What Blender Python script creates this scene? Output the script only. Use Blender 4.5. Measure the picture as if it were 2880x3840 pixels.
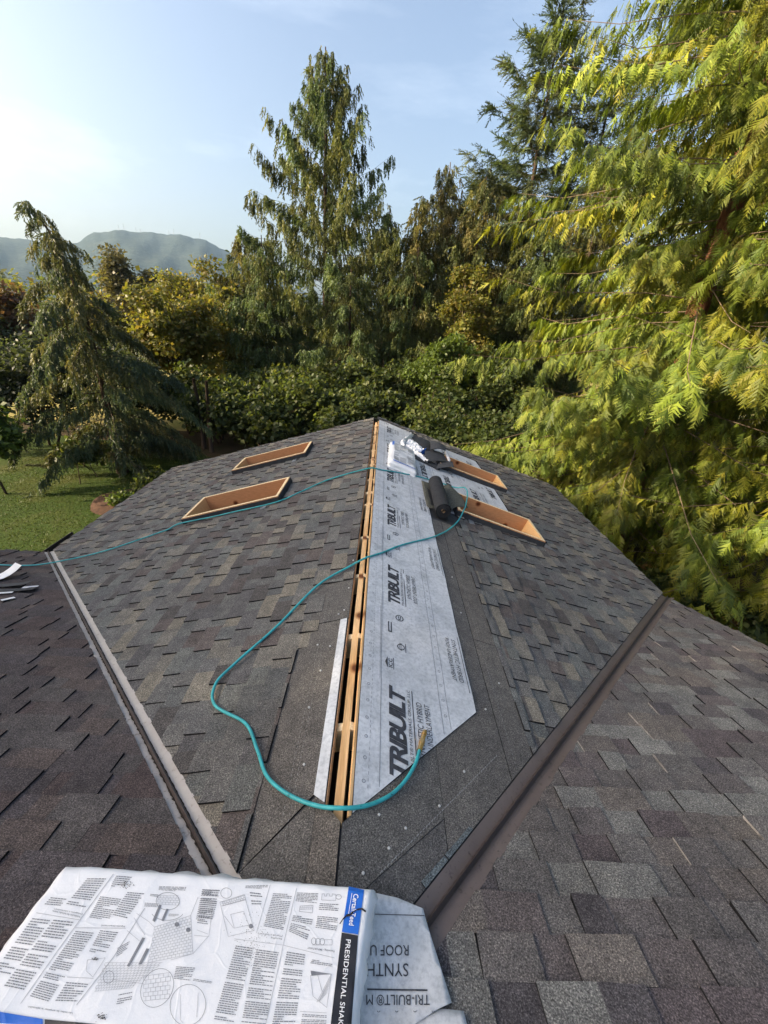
import bpy, math, random
import numpy as np
from mathutils import Vector, Matrix
R_ = math.radians
rng = np.random.default_rng(7); random.seed(7)
for o in list(bpy.data.objects): bpy.data.objects.remove(o)
scene = bpy.context.scene; COL = scene.collection

# ------------------------------------------------------------------ camera, sky, sun, exposure
CAM = np.array([0.0532, 0.0, 5.65])
CF = np.array([0.02335073, 0.90217593, -0.43073582])
CR = np.array([0.9979342, 0.00475935, 0.06406772])
CU = np.array([-0.05985038, 0.43134203, 0.90020108])
FPX = 1493.44
cd = bpy.data.cameras.new('camera'); cam = bpy.data.objects.new('camera', cd); COL.objects.link(cam)
cd.sensor_fit = 'VERTICAL'; cd.sensor_height = 36; cd.sensor_width = 27; cd.lens = 36 * FPX / 3840
cd.clip_start = 0.05; cd.clip_end = 20000
M = Matrix.Identity(4)
for i in range(3):
    M[i][0], M[i][1], M[i][2], M[i][3] = CR[i], CU[i], -CF[i], CAM[i]
cam.matrix_world = M
scene.camera = cam

SUN_AZ, SUN_EL = -101.0, 25.0          # degrees from +Y towards +X, above the horizon
world = bpy.data.worlds.new('World'); scene.world = world; world.use_nodes = True
wn = world.node_tree.nodes; wl = world.node_tree.links
sky = wn.new('ShaderNodeTexSky'); sky.sky_type = 'NISHITA'; sky.sun_disc = False
sky.sun_elevation = R_(SUN_EL); sky.sun_rotation = R_(SUN_AZ)
sky.air_density = 1.0; sky.dust_density = 7.0; sky.ozone_density = 1.0; sky.altitude = 50
wtc = wn.new('ShaderNodeTexCoord'); wmp = wn.new('ShaderNodeMapping'); wmp.inputs['Scale'].default_value = (1.6, 3.2, 7.0); wmp.inputs['Rotation'].default_value = (0, .5, .6)
wnz = wn.new('ShaderNodeTexNoise'); wnz.inputs['Scale'].default_value = 1.3; wnz.inputs['Detail'].default_value = 6; wnz.inputs['Roughness'].default_value = .6
wcr = wn.new('ShaderNodeValToRGB'); wcr.color_ramp.elements[0].position = .50; wcr.color_ramp.elements[0].color = (0, 0, 0, 1); wcr.color_ramp.elements[1].position = .80; wcr.color_ramp.elements[1].color = (.9, .88, .82, 1)
wad = wn.new('ShaderNodeMix'); wad.data_type = 'RGBA'; wad.blend_type = 'ADD'; wad.inputs[0].default_value = .8          # thin cirrus over the whole sky
wl.new(wtc.outputs['Generated'], wmp.inputs[0]); wl.new(wmp.outputs[0], wnz.inputs['Vector']); wl.new(wnz.outputs['Fac'], wcr.inputs[0])
wl.new(sky.outputs[0], wad.inputs[6]); wl.new(wcr.outputs[0], wad.inputs[7]); wl.new(wad.outputs[2], wn['Background'].inputs[0]); wn['Background'].inputs[1].default_value = 0.15
sd = bpy.data.lights.new('sun', 'SUN'); sun = bpy.data.objects.new('sun', sd); COL.objects.link(sun)
sd.energy = 5.0; sd.angle = R_(0.6); sd.color = (1.0, 0.80, 0.55)
sdir = Vector((math.sin(R_(SUN_AZ)) * math.cos(R_(SUN_EL)), math.cos(R_(SUN_AZ)) * math.cos(R_(SUN_EL)), math.sin(R_(SUN_EL))))
sun.rotation_euler = sdir.to_track_quat('Z', 'Y').to_euler(); sun.location = (-30, 10, 30)
vs = scene.view_settings; vs.view_transform = 'Standard'; vs.look = 'None'; vs.gamma = 1.0; vs.use_curve_mapping = False
vs.exposure = 1.25
scene.cycles.max_bounces = 8; scene.cycles.transparent_max_bounces = 8
scene.cycles.volume_bounces = 0

# ------------------------------------------------------------------ the measured roof
RZ = 4.0                                # ridge height
TG, TM = 0.3195, 0.32                   # slopes
YV, YF = 0.2837, 7.646                  # ridge meets main roof / far gable end
WL, WR = 4.085, 3.670                   # half widths
thg, thm = math.atan(TG), math.atan(TM)
cg, sg, cm, sm = math.cos(thg), math.sin(thg), math.cos(thm), math.sin(thm)
def GRP(s, y, h=0.0): return (s * cg + h * sg, y, RZ - s * sg + h * cg)
def GLP(s, y, h=0.0): return (-(s * cg + h * sg), y, RZ - s * sg + h * cg)
def MP(x, q, h=0.0): return (x, YV + q * cm + h * sm, RZ - q * sm + h * cm)
def roofz(x, y): return max(RZ - TG * abs(x), RZ - TM * (y - YV))
def ray(u, v): return CF + CR * (u - 1440) / FPX - CU * (v - 1920) / FPX
def on_plane(u, v, n, p0):
    d = ray(u, v); n = np.array(n, float); return CAM + d * (((np.array(p0) - CAM) @ n) / (d @ n))
def pxy(P):
    d = np.asarray(P, float) - CAM; z = d @ CF
    return 1440 + FPX * (d @ CR) / z, 1920 - FPX * (d @ CU) / z, z

# ------------------------------------------------------------------ helpers
def tag(o, label=None, cat=None, group=None, kind=None):
    if label: o['label'] = label
    if cat: o['category'] = cat
    if group: o['group'] = group
    if kind: o['kind'] = kind
    return o
def empty(name, loc):
    o = bpy.data.objects.new(name, None); COL.objects.link(o); o.location = loc; o.empty_display_size = 0.2
    return o
def wloc(o):
    v = Vector(o.location)
    while o.parent is not None: o = o.parent; v = v + Vector(o.location)
    return v
def link(name, me, parent=None, origin=None):
    o = bpy.data.objects.new(name, me); COL.objects.link(o)
    if parent is not None:
        o.parent = parent; o.location = (Vector(origin) if origin is not None else Vector((0, 0, 0))) - wloc(parent)
    elif origin is not None: o.location = origin
    return o
def mesh(name, V, F, mats, parent=None, mi=None, col=None, smooth=False, origin=None, edge=None):
    """V in world coordinates; origin moves the object's own origin there"""
    V = np.asarray(V, float).reshape(-1, 3)
    Vo = V - np.array(origin) if origin is not None else V
    me = bpy.data.meshes.new(name); me.from_pydata(Vo.tolist(), [], [list(map(int, f)) for f in F])
    for m in (mats if isinstance(mats, (list, tuple)) else [mats]): me.materials.append(m)
    if mi is not None: me.polygons.foreach_set('material_index', np.asarray(mi, dtype=np.int32))
    if smooth: me.polygons.foreach_set('use_smooth', np.ones(len(me.polygons), dtype=bool))
    if col is not None:
        a = me.attributes.new('tone', 'FLOAT_COLOR', 'POINT')
        c = np.ones((len(V), 4), np.float32); c[:, :3] = np.asarray(col, np.float32).reshape(-1, 3); a.data.foreach_set('color', c.ravel())
    me.update()
    return link(name, me, parent, origin)
def bigmesh(name, V, Fq, mat, parent, col=None, n=3, smooth=False):
    """fast: V (N,3), Fq (M,n)"""
    V = np.ascontiguousarray(V, np.float32); Fq = np.ascontiguousarray(Fq, np.int32)
    me = bpy.data.meshes.new(name); M_ = len(Fq)
    me.vertices.add(len(V)); me.vertices.foreach_set('co', V.ravel())
    me.loops.add(M_ * n); me.loops.foreach_set('vertex_index', Fq.ravel())
    me.polygons.add(M_); me.polygons.foreach_set('loop_start', np.arange(0, M_ * n, n, dtype=np.int32))
    try: me.polygons.foreach_set('loop_total', np.full(M_, n, np.int32))
    except Exception: pass
    me.materials.append(mat)
    if smooth: me.polygons.foreach_set('use_smooth', np.ones(M_, dtype=bool))
    if col is not None:
        a = me.attributes.new('tone', 'FLOAT_COLOR', 'POINT')
        c = np.ones((len(V), 4), np.float32); c[:, :3] = col; a.data.foreach_set('color', c.ravel())
    me.update(calc_edges=True)
    return link(name, me, parent)
def join(parts):
    Vs, Fs, n = [], [], 0
    for V, F in parts:
        V = np.asarray(V, float).reshape(-1, 3); Vs.append(V); Fs += [[i + n for i in f] for f in F]; n += len(V)
    return np.concatenate(Vs), Fs
BOXF = [(0, 3, 2, 1), (4, 5, 6, 7), (0, 1, 5, 4), (1, 2, 6, 5), (2, 3, 7, 6), (3, 0, 4, 7)]
def box(x0, x1, y0, y1, z0, z1):
    return [(x0, y0, z0), (x1, y0, z0), (x1, y1, z0), (x0, y1, z0), (x0, y0, z1), (x1, y0, z1), (x1, y1, z1), (x0, y1, z1)], BOXF
def sbox(fn, a0, a1, b0, b1, h0, h1):
    """box in slope coordinates"""
    return [fn(a0, b0, h0), fn(a1, b0, h0), fn(a1, b1, h0), fn(a0, b1, h0), fn(a0, b0, h1), fn(a1, b0, h1), fn(a1, b1, h1), fn(a0, b1, h1)], BOXF
def tube(P, r, n=8, cap=True):
    P = np.asarray(P, float); k = len(P); r = np.broadcast_to(np.asarray(r, float), (k,))
    T = np.gradient(P, axis=0); T /= np.linalg.norm(T, axis=1)[:, None] + 1e-12
    up = np.array([0, 0, 1.0]) if abs(T[0, 2]) < .9 else np.array([1.0, 0, 0])
    A = np.cross(T, up); A /= np.linalg.norm(A, axis=1)[:, None] + 1e-12; B = np.cross(T, A)
    a = np.arange(n) * 2 * np.pi / n
    V = P[:, None, :] + r[:, None, None] * (np.cos(a)[None, :, None] * A[:, None, :] + np.sin(a)[None, :, None] * B[:, None, :])
    F = []
    for i in range(k - 1):
        for j in range(n): F.append((i * n + j, i * n + (j + 1) % n, (i + 1) * n + (j + 1) % n, (i + 1) * n + j))
    if cap: F.append(tuple(range(n))); F.append(tuple((k - 1) * n + j for j in reversed(range(n))))
    return V.reshape(-1, 3), F
def catmull(P, per=10):
    P = np.asarray(P, float); Q = np.vstack([2 * P[0] - P[1], P, 2 * P[-1] - P[-2]]); out = []
    for i in range(1, len(Q) - 2):
        for t in np.arange(per) / per:
            out.append(.5 * (2 * Q[i] + (Q[i + 1] - Q[i - 1]) * t + (2 * Q[i - 1] - 5 * Q[i] + 4 * Q[i + 1] - Q[i + 2]) * t * t + (3 * Q[i] - Q[i - 1] - 3 * Q[i + 1] + Q[i + 2]) * t ** 3))
    out.append(Q[-2]); return np.array(out)
def clip(poly, a, b, c):
    """keep a*x+b*y<=c"""
    out = []
    for i in range(len(poly)):
        p, q = poly[i], poly[(i + 1) % len(poly)]
        dp, dq = a * p[0] + b * p[1] - c, a * q[0] + b * q[1] - c
        if dp <= 0: out.append(p)
        if (dp < 0 < dq) or (dq < 0 < dp):
            t = dp / (dp - dq); out.append((p[0] + (q[0] - p[0]) * t, p[1] + (q[1] - p[1]) * t))
    return out if len(out) > 2 else []
def area(p): return abs(sum(p[i][0] * p[(i + 1) % len(p)][1] - p[(i + 1) % len(p)][0] * p[i][1] for i in range(len(p)))) / 2
def minus_rect(poly, r):
    """polygon minus the rectangle r=(a0,a1,b0,b1): convex pieces"""
    a0, a1, b0, b1 = r; out = []
    out.append(clip(poly, 1, 0, a0)); out.append(clip(poly, -1, 0, -a1))
    midp = clip(clip(poly, -1, 0, -a0), 1, 0, a1) if poly else []
    if midp: out.append(clip(midp, 0, 1, b0)); out.append(clip(midp, 0, -1, -b1))
    return [p for p in out if p and area(p) > 2e-5]
def prism(poly, fn, ht, hb):
    """poly in slope coordinates, ht(a,b) top height"""
    n = len(poly)
    V = [fn(a, b, ht(a, b)) for a, b in poly] + [fn(a, b, hb) for a, b in poly]
    F = [tuple(range(n)), tuple(reversed(range(n, 2 * n)))] + [(i, n + i, n + (i + 1) % n, (i + 1) % n) for i in range(n)]
    return V, F
def orient(V, F):
    """fix winding of the first face to look up"""
    p = [np.array(V[i]) for i in F[0][:3]]
    return F if np.cross(p[1] - p[0], p[2] - p[0])[2] > 0 else [tuple(reversed(f)) for f in F]

# ------------------------------------------------------------------ materials
def mat(name):
    m = bpy.data.materials.new(name); m.use_nodes = True; nt = m.node_tree
    b = nt.nodes['Principled BSDF']; return m, nt, b
def N(nt, t, **k):
    n = nt.nodes.new(t)
    for a, v in k.items():
        if a.startswith('i_'): n.inputs[a[2:].replace('_', ' ')].default_value = v
        else: setattr(n, a, v)
    return n
def ramp(nt, fac, stops):
    r = nt.nodes.new('ShaderNodeValToRGB'); e = r.color_ramp.elements
    while len(e) < len(stops): e.new(.5)
    for i, (p, c) in enumerate(stops): e[i].position = p; e[i].color = (*c, 1) if len(c) == 3 else c
    nt.links.new(fac, r.inputs[0]); return r.outputs[0]
def mul(nt, a, b, mode='MULTIPLY', fac=1.0):
    m = nt.nodes.new('ShaderNodeMix'); m.data_type = 'RGBA'; m.blend_type = mode; m.inputs[0].default_value = fac
    for s, v in ((6, a), (7, b)):
        if hasattr(v, 'is_output') or isinstance(v, bpy.types.NodeSocket): nt.links.new(v, m.inputs[s])
        else: m.inputs[s].default_value = (*v, 1)
    return m.outputs[2]
def pos(nt, scale=None):
    g = nt.nodes.new('ShaderNodeNewGeometry')
    if scale is None: return g.outputs['Position']
    mp = nt.nodes.new('ShaderNodeMapping'); mp.inputs['Scale'].default_value = scale; nt.links.new(g.outputs['Position'], mp.inputs[0]); return mp.outputs[0]
def noise(nt, vec, scale, detail=3, rough=.55):
    n = nt.nodes.new('ShaderNodeTexNoise'); n.inputs['Scale'].default_value = scale; n.inputs['Detail'].default_value = detail; n.inputs['Roughness'].default_value = rough
    nt.links.new(vec, n.inputs['Vector']); return n.outputs['Fac']
def bump(nt, b, h, strength, dist):
    n = nt.nodes.new('ShaderNodeBump'); n.inputs['Strength'].default_value = strength; n.inputs['Distance'].default_value = dist
    nt.links.new(h, n.inputs['Height']); nt.links.new(n.outputs[0], b.inputs['Normal'])
def tone(nt):
    a = nt.nodes.new('ShaderNodeAttribute'); a.attribute_name = 'tone'; return a.outputs['Color']
def setp(b, rough=.8, spec=.3, metal=0.0):
    b.inputs['Roughness'].default_value = rough; b.inputs['Specular IOR Level'].default_value = spec; b.inputs['Metallic'].default_value = metal
def simple(name, c, rough=.8, spec=.3, metal=0.0, var=.15, scale=12, bmp=0.0, bscale=60):
    m, nt, b = mat(name); p = pos(nt); f = noise(nt, p, scale, 4)
    lo = tuple(x * (1 - var) for x in c); hi = tuple(min(1, x * (1 + var)) for x in c)
    nt.links.new(ramp(nt, f, [(.3, lo), (.7, hi)]), b.inputs['Base Color']); setp(b, rough, spec, metal)
    if bmp: bump(nt, b, noise(nt, p, bscale, 4), bmp, .004)
    return m

def shingle_mat(name, gscale=210, contrast=1.0):
    m, nt, b = mat(name); p = pos(nt)
    g1 = noise(nt, p, gscale, 2, .7); g2 = noise(nt, p, 2.3, 4); g3 = noise(nt, p, gscale * 1.7, 1, .5)
    sp = ramp(nt, g1, [(.30, (.28,) * 3), (.45, (.78,) * 3), (.58, (1.30,) * 3), (.70, (2.7, 2.65, 2.5))])
    wear = ramp(nt, g2, [(.25, (.82, .81, .82)), (.75, (1.15, 1.13, 1.10))])
    mid = ramp(nt, noise(nt, p, 16, 4, .65), [(.28, (.74, .74, .75)), (.72, (1.24, 1.22, 1.20))]); c = mul(nt, mul(nt, mul(nt, tone(nt), sp), wear), mid)
    stain = ramp(nt, noise(nt, p, .9, 3), [(.55, (1, 1, 1)), (.75, (.80, .78, .77))])
    nt.links.new(mul(nt, c, stain), b.inputs['Base Color']); setp(b, .92, .25)
    bump(nt, b, g3, .8, .003); return m
M_sh = shingle_mat('shingle_granules')
M_she = simple('shingle_cut_edge', (.012, .012, .013), .9, .2)
M_plain = shingle_mat('plain_shingle_granules', 190)
def wood_mat(name, c1, c2, grain=(6, 60, 60), knots=True, flat=False):
    m, nt, b = mat(name); tc = nt.nodes.new('ShaderNodeTexCoord'); mp = nt.nodes.new('ShaderNodeMapping')
    mp.inputs['Scale'].default_value = grain; nt.links.new(tc.outputs['Object'], mp.inputs[0])
    w = nt.nodes.new('ShaderNodeTexWave'); w.wave_type = 'BANDS'; w.bands_direction = 'Z'; w.inputs['Scale'].default_value = .5
    w.inputs['Distortion'].default_value = 9; w.inputs['Detail'].default_value = 3; w.inputs['Detail Scale'].default_value = .6
    nt.links.new(mp.outputs[0], w.inputs['Vector'])
    base = ramp(nt, w.outputs['Fac'], [(.0, c2), (.5, c1), (1, tuple(x * 1.05 for x in c1))])
    g = noise(nt, mp.outputs[0], 3.0, 5); c = mul(nt, base, ramp(nt, g, [(.3, (.78, .74, .70)), (.7, (1.1, 1.1, 1.1))]))
    if knots:
        v = nt.nodes.new('ShaderNodeTexVoronoi'); v.voronoi_dimensions = '2D'; v.inputs['Scale'].default_value = 3.4; mp2 = nt.nodes.new('ShaderNodeMapping'); mp2.inputs['Rotation'].default_value = (0 if flat else math.pi / 2, 0, 0)
        nt.links.new(tc.outputs['Object'], mp2.inputs[0]); nt.links.new(mp2.outputs[0], v.inputs['Vector'])
        c = mul(nt, c, ramp(nt, v.outputs['Distance'], [(.06, (.20, .11, .07)), (.09, (.55, .38, .28)), (.15, (1, 1, 1))]))
    nt.links.new(c, b.inputs['Base Color']); setp(b, .65, .3); bump(nt, b, g, .25, .001); return m
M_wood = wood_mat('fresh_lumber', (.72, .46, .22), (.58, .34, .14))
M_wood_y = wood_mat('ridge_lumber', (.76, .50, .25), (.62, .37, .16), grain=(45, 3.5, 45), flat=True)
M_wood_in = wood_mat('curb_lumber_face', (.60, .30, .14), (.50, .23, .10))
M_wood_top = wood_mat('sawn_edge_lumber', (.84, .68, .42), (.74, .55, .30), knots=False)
M_ply = simple('plywood_edge', (.42, .25, .13), .8, .2, var=.3, scale=90)
def under_mat():
    m, nt, b = mat('underlayment_fabric'); p = pos(nt)
    f1 = noise(nt, p, 9, 5, .65); f2 = noise(nt, p, 55, 4, .7); f3 = noise(nt, p, 1.3, 3)
    c = ramp(nt, f1, [(.28, (.43, .45, .465)), (.5, (.55, .57, .585)), (.72, (.64, .655, .67))])
    c = mul(nt, c, ramp(nt, f2, [(.30, (.72, .73, .75)), (.55, (1.02, 1.02, 1.02))])); c = mul(nt, c, ramp(nt, f3, [(.3, (.88, .88, .89)), (.7, (1.05, 1.05, 1.05))]))
    nt.links.new(c, b.inputs['Base Color']); setp(b, .6, .35); bump(nt, b, f2, .35, .002); return m
M_under = under_mat()
M_ink = simple('grey_print_ink', (.050, .053, .062), .7, .25, var=.35, scale=40)
M_inkl = simple('light_print_ink', (.20, .21, .23), .7, .25, var=.3, scale=40)
def metal_mat(name, c, c2):
    m, nt, b = mat(name); p = pos(nt); f = noise(nt, p, 5, 6, .7); f2 = noise(nt, p, 38, 4, .7)
    k = ramp(nt, f, [(.3, c2), (.65, c)]); k = mul(nt, k, ramp(nt, f2, [(.28, (.45, .42, .4)), (.42, (1, 1, 1))]))
    nt.links.new(k, b.inputs['Base Color']); setp(b, .42, .5, .0); bump(nt, b, f, .15, .004); return m
M_vbrown = metal_mat('brown_painted_valley_metal', (.135, .108, .100), (.105, .082, .076))
M_vgrey = metal_mat('faded_grey_valley_metal', (.40, .37, .345), (.30, .275, .255))
M_rib = metal_mat('dark_valley_rib', (.060, .046, .042), (.040, .030, .028))
M_dirt = simple('granule_dirt', (.035, .030, .026), .95, .1, var=.5, scale=80, bmp=.8, bscale=200)
M_hose = simple('teal_air_hose', (.030, .34, .36), .45, .5, var=.22, scale=22)
def hose_mat():
    m, nt, b = mat('scuffed_teal_hose'); p = pos(nt); f = noise(nt, p, 16, 4); k = noise(nt, p, 55, 4, .7)
    c = ramp(nt, f, [(.3, (.022, .26, .28)), (.7, (.040, .40, .42))]); c = mul(nt, c, ramp(nt, k, [(.30, (.22, .22, .22)), (.40, (1, 1, 1))]))
    nt.links.new(c, b.inputs['Base Color']); setp(b, .48, .45); return m
M_hose = hose_mat()
M_brass = simple('brass', (.62, .40, .16), .32, .5, .9, var=.15)
M_white = None
def wrap_mat(name, base):
    m, nt, b = mat(name); p = pos(nt); f = noise(nt, p, 16, 5, .6); f2 = noise(nt, p, 3, 3); f3 = noise(nt, p, 34, 5, .8)
    c = ramp(nt, f2, [(.3, tuple(x * .93 for x in base)), (.7, base)])
    c = mul(nt, c, ramp(nt, f3, [(.24, (.30, .27, .24)), (.31, (1, 1, 1))]))
    nt.links.new(c, b.inputs['Base Color']); setp(b, .36, .45)
    v = nt.nodes.new('ShaderNodeTexVoronoi'); v.feature = 'DISTANCE_TO_EDGE'; v.inputs['Scale'].default_value = 7.5; v.inputs['Randomness'].default_value = 1
    ws = nt.nodes.new('ShaderNodeVectorMath'); ws.operation = 'ADD'; nz = nt.nodes.new('ShaderNodeTexNoise'); nz.inputs['Scale'].default_value = 4; nt.links.new(p, nz.inputs['Vector'])
    sc_ = nt.nodes.new('ShaderNodeVectorMath'); sc_.operation = 'SCALE'; sc_.inputs['Scale'].default_value = .22; nt.links.new(nz.outputs['Color'], sc_.inputs[0])
    nt.links.new(p, ws.inputs[0]); nt.links.new(sc_.outputs[0], ws.inputs[1]); nt.links.new(ws.outputs[0], v.inputs['Vector'])
    cr = ramp(nt, v.outputs['Distance'], [(.0, (1, 1, 1)), (.035, (.25,) * 3), (.12, (0, 0, 0))])
    mxh = mul(nt, f, cr, 'ADD', .22); bump(nt, b, mxh, .5, .006); return m
M_wrap = wrap_mat('white_bundle_wrapper', (.77, .785, .80))
M_blue = wrap_mat('blue_wrapper_print', (.012, .13, .56))
M_blk = wrap_mat('black_wrapper_print', (.018, .018, .022))
M_wht = simple('white_print', (.80, .80, .80), .5, .3, var=.03)
M_text = simple('wrapper_small_print', (.20, .21, .23), .6, .3, var=.2, scale=60)
M_lit = simple('wrapper_pale_print', (.40, .41, .43), .6, .3, var=.2, scale=60)
M_felt = simple('black_felt_roll', (.022, .023, .026), .8, .3, var=.25, scale=25, bmp=.4, bscale=120)
M_feltg = simple('green_grey_felt', (.095, .095, .078), .95, .15, var=.35, scale=60, bmp=.6, bscale=200)
M_card = simple('cardboard_core', (.35, .24, .15), .8, .2)
M_memb = simple('dark_membrane', (.038, .040, .044), .75, .3, var=.25, scale=20, bmp=.3)
M_galv = simple('galvanised_step_flashing', (.36, .38, .40), .35, .5, .6, var=.15)
M_nail = simple('white_nail_cap', (.48, .48, .47), .5, .4, var=.08)
M_chalk = simple('white_chalk', (.24, .24, .24), .9, .1, var=.3, scale=60)
M_siding = simple('grey_siding', (.22, .21, .20), .8, .2)
M_fascia = simple('dark_fascia', (.035, .028, .025), .6, .3)
M_dark = simple('attic_insulation', (.05, .038, .03), .95, .05)
def foliage_mat(name, trans=.35, rough=.55, spec=.25):
    m, nt, b = mat(name); t = tone(nt); f = noise(nt, pos(nt), .9, 3)
    c = mul(nt, t, ramp(nt, f, [(.3, (.80, .84, .85)), (.7, (1.18, 1.14, 1.05))]))
    nt.links.new(c, b.inputs['Base Color']); setp(b, rough, spec)
    tr = nt.nodes.new('ShaderNodeBsdfTranslucent'); nt.links.new(mul(nt, c, (1.25, 1.2, .55)), tr.inputs[0])
    mx = nt.nodes.new('ShaderNodeMixShader'); mx.inputs[0].default_value = trans
    nt.links.new(b.outputs[0], mx.inputs[1]); nt.links.new(tr.outputs[0], mx.inputs[2]); nt.links.new(mx.outputs[0], nt.nodes['Material Output'].inputs[0]); return m
M_fol = foliage_mat('conifer_sprays', .34)
M_leaf = foliage_mat('broad_leaves', .48, .5, .3)
def bark_mat(name, c1, c2):
    m, nt, b = mat(name); p = pos(nt, (9, 9, 1.4)); f = noise(nt, p, 2.2, 6, .7)
    nt.links.new(ramp(nt, f, [(.3, c2), (.65, c1)]), b.inputs['Base Color']); setp(b, .95, .1); bump(nt, b, f, .9, .03); return m
M_bark = bark_mat('grey_brown_bark', (.085, .062, .046), (.03, .022, .017))
M_barkr = bark_mat('red_cedar_bark', (.20, .095, .055), (.07, .034, .022))
M_barkp = bark_mat('pale_twig_bark', (.20, .155, .11), (.09, .065, .045))
def ground_mat(name, cols, s1=.6, s2=14, bmp=.5, mid=1.0):
    m, nt, b = mat(name); p = pos(nt); a = noise(nt, p, s1, 5, .6); c = noise(nt, p, s2, 4, .7)
    k = ramp(nt, a, [(.32, cols[0]), (.5, cols[1]), (.68, cols[2])]); k = mul(nt, k, ramp(nt, c, [(.3, (.62,) * 3), (.7, (1.3,) * 3)]))
    nt.links.new(k, b.inputs['Base Color']); setp(b, .95, .1); bump(nt, b, c, bmp, .05); return m
M_ground = ground_mat('dark_forest_floor', ((.045, .036, .020), (.060, .045, .026), (.040, .045, .018)), 1.2, 22)
M_litter = ground_mat('orange_leaf_litter', ((.15, .075, .035), (.22, .11, .05), (.10, .075, .035)), 1.2, 22)
M_lawn = ground_mat('mown_lawn', ((.026, .048, .009), (.035, .060, .011), (.058, .066, .018)), .5, 18)
M_field = ground_mat('dry_meadow', ((.21, .19, .06), (.26, .22, .08), (.17, .18, .05)), .4, 10)
M_mulch = ground_mat('bark_mulch', ((.060, .036, .026), (.085, .050, .034), (.045, .03, .024)), 6, 40)
M_grass = foliage_mat('grass_blades', .3)
def hill_mat():
    m, nt, b = mat('forested_hillside'); p = pos(nt); a = noise(nt, p, .006, 5, .6); c = noise(nt, p, .05, 4, .75)
    k = ramp(nt, a, [(.35, (.024, .034, .030)), (.55, (.034, .046, .038)), (.7, (.050, .060, .046))]); k = mul(nt, k, ramp(nt, c, [(.3, (.45,) * 3), (.7, (1.5,) * 3)]))
    nt.links.new(k, b.inputs['Base Color']); setp(b, 1, .05); bump(nt, b, c, .8, 8.0); return m
M_hill = hill_mat()
#--MAT-END--
# ------------------------------------------------------------------ the ground, far hill
def sheet(name, pts, z, m, label=None, kind='structure'):
    o = mesh(name, [(x, y, z) for x, y in pts], [tuple(range(len(pts)))], m); tag(o, kind=kind); return o
sheet('ground', [(-9000, -9000), (9000, -9000), (9000, 9000), (-9000, 9000)], 0.0, M_ground)
def blob_sheet(name, cx, cy, rx, ry, z, m, seed, n=72, rough=.12):
    r_ = np.random.default_rng(seed); ph = r_.uniform(0, 6.28, 6); am = r_.uniform(.2, 1, 6) * rough
    a = np.arange(n) * 2 * np.pi / n; k = 1 + sum(am[i] * np.sin((i + 2) * a + ph[i]) for i in range(6))
    return sheet(name, list(zip(cx + rx * k * np.cos(a), cy + ry * k * np.sin(a))), z, m)
blob_sheet('lawn', -15, 9, 10.6, 9.4, .004, M_lawn, 3, rough=.05)
blob_sheet('leaf_litter', 8.2, 6.6, 2.6, 3.2, .004, M_litter, 8)
sheet('meadow', [(-70, 24), (-14, 19.6), (-3, 20.5), (6, 26), (60, 40), (60, 120), (-90, 120)], .004, M_field)
# planting bed with a raised edge
a = np.linspace(0, 2 * np.pi, 40, endpoint=False)
rim = np.c_[-7.55 + 1.25 * np.cos(a) * (1 + .08 * np.sin(3 * a)), 11.45 + 1.1 * np.sin(a) * (1 + .06 * np.cos(2 * a))]
V = [(x, y, .006) for x, y in rim] + [(-7.55 + (x + 7.55) * .82, 11.45 + (y - 11.45) * .82, .10) for x, y in rim] + [(-7.55, 11.45, .15)]
F = [(i, (i + 1) % 40, 40 + (i + 1) % 40, 40 + i) for i in range(40)] + [(40 + i, 40 + (i + 1) % 40, 80) for i in range(40)]
tag(mesh('mulch_bed', V, F, M_mulch, smooth=True), kind='structure')
# grass blades on the lawn
n = 34000; gx = rng.uniform(-13.5, -5.2, n); gy = rng.uniform(5.0, 17.0, n)
ok = ((gx + 15) / 10.4) ** 2 + ((gy - 9) / 9.2) ** 2 < .98; gx, gy = gx[ok], gy[ok]; n = len(gx)
ga = rng.uniform(0, 6.28, n); hh = rng.uniform(.015, .04, n); w_ = .012
B0 = np.c_[gx, gy, np.full(n, .003)]; dx = np.c_[np.cos(ga), np.sin(ga), np.zeros(n)] * w_
tipv = B0 + np.c_[rng.normal(0, .02, n), rng.normal(0, .02, n), hh]
V = np.stack([B0 - dx, B0 + dx, tipv], 1).reshape(-1, 3); gc = np.repeat(np.array([.06, .105, .018]) * rng.uniform(.35, .85, (n, 1)) * np.array([1, 1, 1]) + rng.uniform(0, .03, (n, 1)) * np.array([1, .5, 0]), 3, 0)
tag(bigmesh('grass', V, np.arange(3 * n).reshape(-1, 3), M_grass, None, gc), 'short green mown grass of the garden lawn', 'grass', kind='stuff')
# mountain ridge, 2.6 km away
prof = [(-75, 3.2), (-60, 3.6), (-50, 4.2), (-45, 4.5), (-39.3, 4.9), (-36, 4.9), (-33.5, 5.2), (-32, 6.2), (-30, 6.75), (-26.5, 7.0), (-23.5, 7.15), (-21.5, 7.0), (-20, 6.5), (-18.1, 5.8), (-14, 4.0), (-10, 2.6), (-4, 1.6), (6, 1.3), (30, 1.4), (60, 1.2)]
az = np.linspace(-75, 60, 420); el = np.interp(az, *zip(*prof)); hr = np.random.default_rng(5)
el = el + .055 * np.sin(az * 2.3) + .03 * np.sin(az * 7.1 + 1) + hr.normal(0, .010, len(az))
D = [1400 + 100 * i for i in range(17)] + [3400]; K = [max(0, min(1, (d_ - 1400) / 1200)) ** .9 if d_ <= 2600 else 1 - .3 * (d_ - 2600) / 400 for d_ in D[:-1]] + [0]
V = []
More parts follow.
